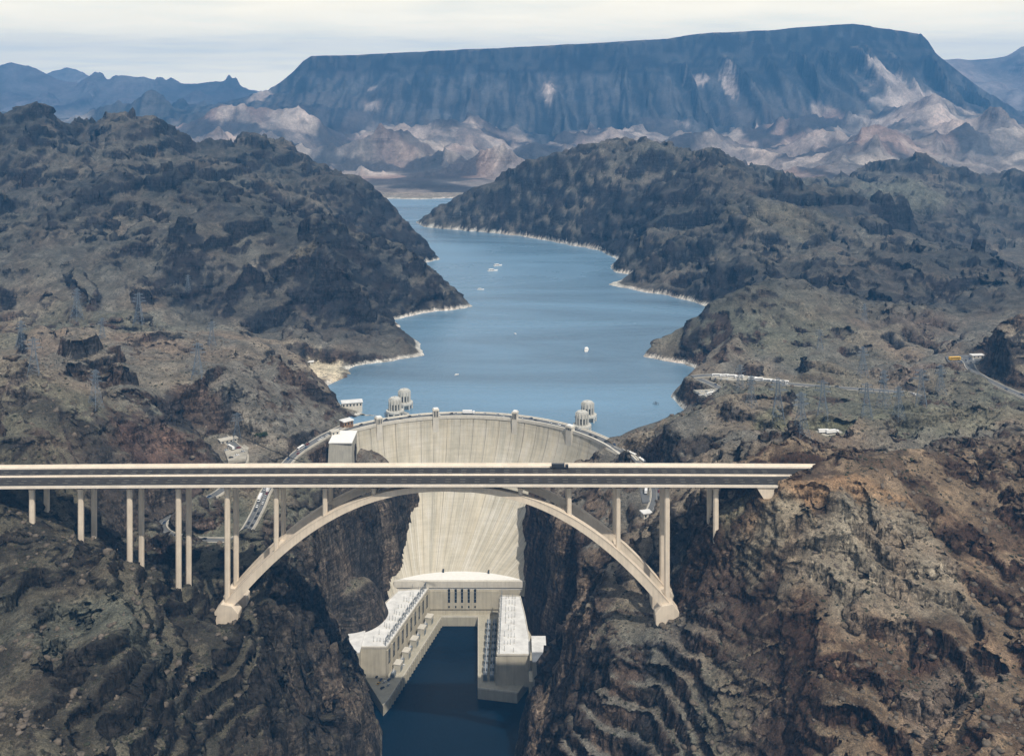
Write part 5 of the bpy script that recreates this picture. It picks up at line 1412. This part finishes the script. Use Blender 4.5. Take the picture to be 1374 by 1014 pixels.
for k, (u, v) in enumerate([(936,527),(942,526),(948,525.5),(955,524.5),(962,524),(972,527)]):
    put('car', 'white' if k % 2 else 'silver', Pz(u, v, 204.22), 0.8, '%s car in the lot below the upper plateau road' % ('white' if k % 2 else 'silver'), 'car', 'cars in the lot below the upper plateau road')
for k, (u, v) in enumerate([(960,508.5),(968,509),(976,509.5),(990,511),(998,511.5),(1006,512.5),(1022,514.5),(1034,516)]):
    c = ('dark', 'silver', 'white', 'blue')[k % 4]
    put('car', c, Pz(u, v, 206.92), 1.3, '%s car parked before the coach row on the right plateau' % c, 'car', '%s cars parked before the coach row' % c)
for k, (u, v) in enumerate([(940,530.5),(947,530),(954,529.5),(961,529),(968,528.5)]):
    put('bus' if k == 2 else 'car', 'white', Pz(u, v, 204.22), 0.5, 'white minibus in the lot below the upper plateau road' if k == 2 else 'white car in the second row of the lot below the upper plateau road', 'bus' if k == 2 else 'car', None if k == 2 else 'white cars in the second row of the lower lot')
p = Pz(1281, 483, 221.02); o = put('bus', 'yellow', p, 0.1, 'yellow bus in the car park above the red knoll', 'bus'); o.scale = (1.3, 1.3, 1.3)
for k, (u, v) in enumerate([(1291,482),(1296,483.5),(1301,482),(1306,483),(1298,486),(1303,486.5),(1290,486)]):
    c = ('silver', 'dark', 'blue', 'white')[k % 4]
    put('car', c, Pz(u, v, 221.02), 1.2, '%s car parked in the car park with the yellow bus' % c, 'car', '%s cars beside the yellow bus' % c)
for k, (u, v) in enumerate([(1107,581),(1117,581.5)]):
    put('truck', 'white', Pz(u, v, 229.22), 0.1 + 0.1 * k, 'white truck parked in the green hollow under the pylons', 'truck', 'white trucks under the pylons')
for k, (u, v) in enumerate([(304,604),(309,601),(314,598),(320,601),(326,606),(318,611),(310,614)]):
    c = ('silver', 'white', 'dark', 'red')[k % 4]
    put('car', c, Pz(u, v, 186.32), 0.5, '%s car parked beside the curved road below the bluff' % c, 'car', '%s cars parked below the bluff' % c)
for k, (u, v) in enumerate([(501,905),(506,908),(511,912),(516,915),(508,917),(521,919),(513,923),(522,912),(528,906)]):
    c = ('silver', 'dark', 'blue', 'white', 'yellow')[k % 5]
    put('car', c, Pz(u, v, QUAY_Z + .01), 0.9 + 0.2 * (k % 3), '%s car parked in the yard at the tip of the left quay' % c, 'car', '%s cars in the left quay yard' % c)
for k, (u, v) in enumerate([(560,862),(548,880),(541,893)]):
    c = ('white', 'dark', 'white')[k]
    put('car', c, Pz(u, v, QUAY_Z + .01), 1.1, '%s car on the quay road beside the service bays' % c, 'car', 'cars on the left quay road')
put('truck', 'white', Pz(867, 660, 173.52), 1.4, 'white box truck in the yard below the bridge deck', 'truck')
o = put('truck', 'dark', Vector((37, 754 + DY - .5, deck_z(37) + .06)), 0, 'black lorry driving on the far carriageway of the arch bridge', 'truck')

# ------------------------------------------------------------------ ray to the ground, for things that stand on it
def stand(u, v, lo=460.0, hi=3400.0):
    prev = None; y = lo
    while y < hi:
        p = Py(u, v, y)
        if p.z < ground_z(p.x, p.y): return Vector((p.x, p.y, ground_z(p.x, p.y)))
        y += 2.0 + y * 0.001
    return Py(u, v, 1200)
# ------------------------------------------------------------------ transmission towers
mat_lattice = simple_mat('galvanised_steel', (.15, .185, .225), 0.6, 0.1, 0.5, metal=0.2)
def lattice_tower():
    e = empty('transmission_tower'); H = 38.0
    def half(z): return 4.6 * (1 - z / 30.0) + 0.95 if z < 26 else 0.95 + (4.6 * (1 - 26/30.0)) * (1 - (z - 26) / 12.0)
    lev = [0, 6, 11.5, 16.5, 21, 25, 28.5, 31.5, 34.5, H]
    for sx, sy in ((-1,-1),(1,-1),(1,1),(-1,1)):
        mb = MB()
        for a, b in zip(lev[:-1], lev[1:]): mb.bar((sx*half(a), sy*half(a), a), (sx*half(b), sy*half(b), b), .34)
        mb.build('leg', mat_lattice, e)
    mb = MB()
    for a, b in zip(lev[:-1], lev[1:]):
        ha, hb = half(a), half(b)
        for k in range(4):
            c = [(-1,-1),(1,-1),(1,1),(-1,1)]; p, q = c[k], c[(k+1) % 4]
            mb.bar((p[0]*ha, p[1]*ha, a), (q[0]*hb, q[1]*hb, b), .16); mb.bar((q[0]*ha, q[1]*ha, a), (p[0]*hb, p[1]*hb, b), .16)
            mb.bar((p[0]*hb, p[1]*hb, b), (q[0]*hb, q[1]*hb, b), .16)
    mb.build('bracing', mat_lattice, e)
    for z, w in ((27, 8.5), (31, 7.0), (35, 5.5)):
        mb = MB(); h_ = half(z)
        for sy in (-1, 1):
            for sx in (-1, 1):
                mb.bar((sx*h_, sy*h_, z), (sx*w, 0, z + .9), .24); mb.bar((sx*h_, sy*h_, z + 2), (sx*w, 0, z + .9), .24)
        ca = mb.build('crossarm', mat_lattice, e)
        for sx in (-1, 1): MB().frustum((sx*w, 0), .2, .2, z - 2.2, z + .8, 6).build('insulator', mat_glass, ca)
    return e
lt = lattice_tower()
spots = [(103,432,1.15,'on the bench below the left mountain, beside the scree'),(186,436,1.15,'at the foot of the big pale scree fan'),(137,455,.7,'between two taller towers above the rough bench'),(28,470,.9,'beside the pale track on the left bench'),
 (45,505,.9,'behind the black hill crest on the left'),(128,548,.95,'on the shoulder of the black hill'),(265,508,1.0,'on the broken bench above the red-brown bluff'),(284,463,.8,'below the scree on the bench track'),(252,395,.7,'part way up the left mountain scree'),(318,592,.8,'beside the curved road below the bluff'),
 (880,566,.62,'on the low pink rock by the right lake shore'),(993,523,.75,'beside the coach row on the right plateau'),(1008,545,.8,'below the lower plateau road'),(1044,565,1.1,'over the green hollow, near the white trucks'),(1075,590,1.0,'at the near edge of the green hollow'),(1104,571,1.0,'at the far edge of the green hollow'),
 (1158,505,.95,'behind the upper plateau road'),(1186,548,1.05,'on the dark knoll between the plateau roads'),(1163,562,.9,'on the scrub slope past the green hollow'),(1206,567,.85,'on the scrub slope below the road bend'),(1236,545,.95,'at the end of the upper plateau road'),(1262,530,.85,'on the pink slope below the car park'),(1160,432,.7,'on the brown saddle of the spur'),(1100,470,.7,'on the dark lower flank of the spur')]
for i, (u, v, s, wh) in enumerate(spots):
    e = lt if i == 0 else copy_tree(lt)
    p = stand(u, v); e.location = p - Vector((0, 0, .6)); e.scale = (s, s, s); e.rotation_euler.z = 0.25 * ((i * 7) % 5) - .4
    tag(e, 'grey lattice transmission tower ' + wh, 'pylon', 'transmission towers')
# cableway across the canyon
ca, cb2 = Py(322, 585, 1075), Py(640, 660, 1010)
mb = MB(); pts = [ca.lerp(cb2, t / 30) - Vector((0, 0, 14 * 4 * (t/30) * (1 - t/30))) for t in range(31)]
for A_, B_ in zip(pts[:-1], pts[1:]): mb.bar(A_, B_, .5)
tag(mb.build('cable', mat_black), 'thin dark cable slung across the canyon in front of the abutment wall', 'cable')

# ------------------------------------------------------------------ boats
def boat(L):
    e = empty('boat'); B = L * 0.16
    sec = [(-.5, .85, .0), (-.2, 1.0, .0), (.15, .95, .02), (.38, .55, .06), (.5, .06, .12)]
    mb = MB(); vs = []
    for x, w, r in sec: vs += [(x*L, -w*B, L*.09 + r*L*.5), (x*L, -w*B*.7, -.3), (x*L, w*B*.7, -.3), (x*L, w*B, L*.09 + r*L*.5)]
    mb.add(vs, [(i*4+j, i*4+(j+1)%4, (i+1)*4+(j+1)%4, (i+1)*4+j) for i in range(4) for j in range(4)] + [(0,1,2,3), (19,18,17,16)])
    mb.build('hull', mat_white, e)
    c = MB().box(-.36*L, .12*L, -B*.72, B*.72, L*.092, L*.20).build('cabin', mat_white, e)
    for s in (-1, 1): MB().box(-.33*L, .1*L, s*B*.73-.03, s*B*.73+.03, L*.125, L*.175).build('window_band', mat_glass, c)
    MB().box(-.40*L, .06*L, -B*.8, B*.8, L*.202, L*.222).build('canopy', mat_white, e)
    return e
for u, v, L, a, lab in [(787,470,19,1.45,'white tour boat sailing alone in the middle of the lake'),(668,357,20,.5,'white cruiser leading a file of three boats far up the lake'),(661,364,22,.4,'larger white cruiser in the middle of the far file'),(645,389,13,.2,'small white launch trailing the far file of boats'),(613,503,7,.8,'tiny white motorboat on open water near the dam'),(691,448,6,2.1,'tiny white motorboat on open water off the left headland'),(543,517,9,.1,'small white boat lying near the left intake towers')][:6]:
    e = boat(L); p = Pz(u, v, LAKE_Z); e.location = p; e.rotation_euler.z = a; tag(e, lab, 'boat', 'boats on the lake')

# ------------------------------------------------------------------ small buildings
def hut(loc, rz, w, d, h, wallm, roofm, label, name='building', over=.8):
    e = empty(name, loc, rz); tag(e, label, 'building')
    wl_ = MB().box(-w/2, w/2, -d/2, d/2, -6, h).build('wall', wallm, e)
    MB().box(-w/2-over, w/2+over, -d/2-over, d/2+over, h+.01, h+.9).build('roof', roofm, e)
    n = max(2, int(w / 4))
    for k in range(n):
        x = -w/2 + w * (k + .5) / n
        MB().box(x-.9, x+.9, -d/2-.08, -d/2+.05, h*.35, h*.78).build('window', mat_glass, wl_)
    MB().box(w/2-.05, w/2+.08, -.8, .8, 0, min(2.4, h*.8)).build('door', mat_steel, wl_)
    return e
hut(Pz(472, 545, 178), .25, 24, 11, 5.5, mat_pale, mat_roof, 'long white roofed landing building at the lake edge by the left bank')
hut(Pz(465, 571, 179.5), .7, 12, 9, 6, simple_mat('brown_stone', (.24, .15, .09), 0.9, 0.2, 0.3), mat_roof, 'brown stone visitor building at the left end of the dam crest')
hut(Pz(449, 583, 178.5), .5, 9, 6, 4, mat_pale, mat_kerb, 'low pale kiosk beside the road above the abutment wall')
hut(Pz(306, 593, 188), .6, 18, 7, 3.2, mat_pale, mat_kerb, 'low beige shed above the curved road below the bluff')
hut(stand(867, 694), .3, 8, 7, 4.5, mat_pale, mat_roof, 'little white roofed hut on the rim under the bridge')
hut(Pz(1311, 480, 221), .1, 15, 6, 3.4, mat_pale, mat_roof, 'low white shelter behind the cars near the red knoll')
hut(stand(417, 489), 0.2, 7, 5, 3, mat_pale, mat_roof, 'tiny pale hut above the beige shore apron')
for k, t in enumerate((.16, .27, .38, .49)):
    p, a = on_path('shore_road', t, -7.2)
    e = empty('roadside_wall', p - Vector((0, 0, 3)), a)
    MB().box(-6.2, 6.2, -1.1, 1.1, 0, 4.6).build('wall', mat_pale, e); MB().box(-6.5, 6.5, -1.4, 1.4, 4.61, 5.2).build('coping', mat_white, e)
    tag(e, 'white topped wall segment, %s from the dam, stepping down the right bank road' % ORD[k], 'wall', 'white wall segments at the right end of the dam')

# ------------------------------------------------------------------ a few trees by the left road
mat_leaf = simple_mat('leaf', (.035, .060, .025), 0.8, 0.35, 1.5)
mat_bark = simple_mat('bark', (.09, .065, .045), 0.9, 0.2, 2.0)
def tree(loc, H, seed, label):
    r = random.Random(seed); e = empty('tree', loc); tag(e, label, 'tree', 'trees by the left road')
    mb = MB().frustum((0, 0), .28, .12, -.5, H * .7, 7)
    for k in range(5):
        a = k * 1.3; mb.bar((0, 0, H * (.3 + .07 * k)), (math.cos(a) * H * .25, math.sin(a) * H * .25, H * (.55 + .06 * k)), .14)
    mb.build('trunk', mat_bark, e)
    mb = MB()
    cl = [(r.uniform(-.3, .3) * H, r.uniform(-.3, .3) * H, H * r.uniform(.45, .95), H * r.uniform(.12, .22)) for _ in range(12)]
    for k in range(900):
        cx, cy, cz, cr = cl[k % 12]; d = Vector((r.gauss(0, 1), r.gauss(0, 1), r.gauss(0, 1))).normalized() * cr * r.uniform(.5, 1.05)
        p = Vector((cx, cy, cz)) + d; u_ = Vector((r.gauss(0, 1), r.gauss(0, 1), r.gauss(0, 1))).normalized() * .32; w_ = Vector((r.gauss(0, 1), r.gauss(0, 1), r.gauss(0, 1))).normalized() * .22
        mb.add([p - u_, p + w_, p + u_, p - w_], [(0, 1, 2, 3)])
    mb.build('crown', mat_leaf, e)
for k, (u, v, H, lab) in enumerate([(350,592,8,'dark green round tree beside the pale road shoulder'),(356,590,6,'smaller green tree next to the round one by the road'),(344,594,5,'low bushy green tree at the uphill side of the road')]):
    tree(stand(u, v), H, k, lab)

# ------------------------------------------------------------------ the air: one even, pale haze round everything
hz = NT('haze_air')
hz.n.remove(hz.b)
vol = hz.n.new('ShaderNodeVolumePrincipled')
vol.inputs['Color'].default_value = (0.14, 0.46, 1.0, 1)
vol.inputs['Density'].default_value = HAZE
vol.inputs['Anisotropy'].default_value = 0.1
hz.l.new(vol.outputs[0], hz.n['Material Output'].inputs['Volume'])
bm = bmesh.new(); bmesh.ops.create_cube(bm, size=1.0)
for v_ in bm.verts: v_.co = Vector((v_.co.x * 58000, v_.co.y * 17000 + 4200, 430 + v_.co.z * 1040))
me = bpy.data.meshes.new('haze'); bm.to_mesh(me); bm.free()
tag(link('haze', me, hz.m), 'pale blue haze filling the air over the canyon and lake', 'haze', kind='stuff')
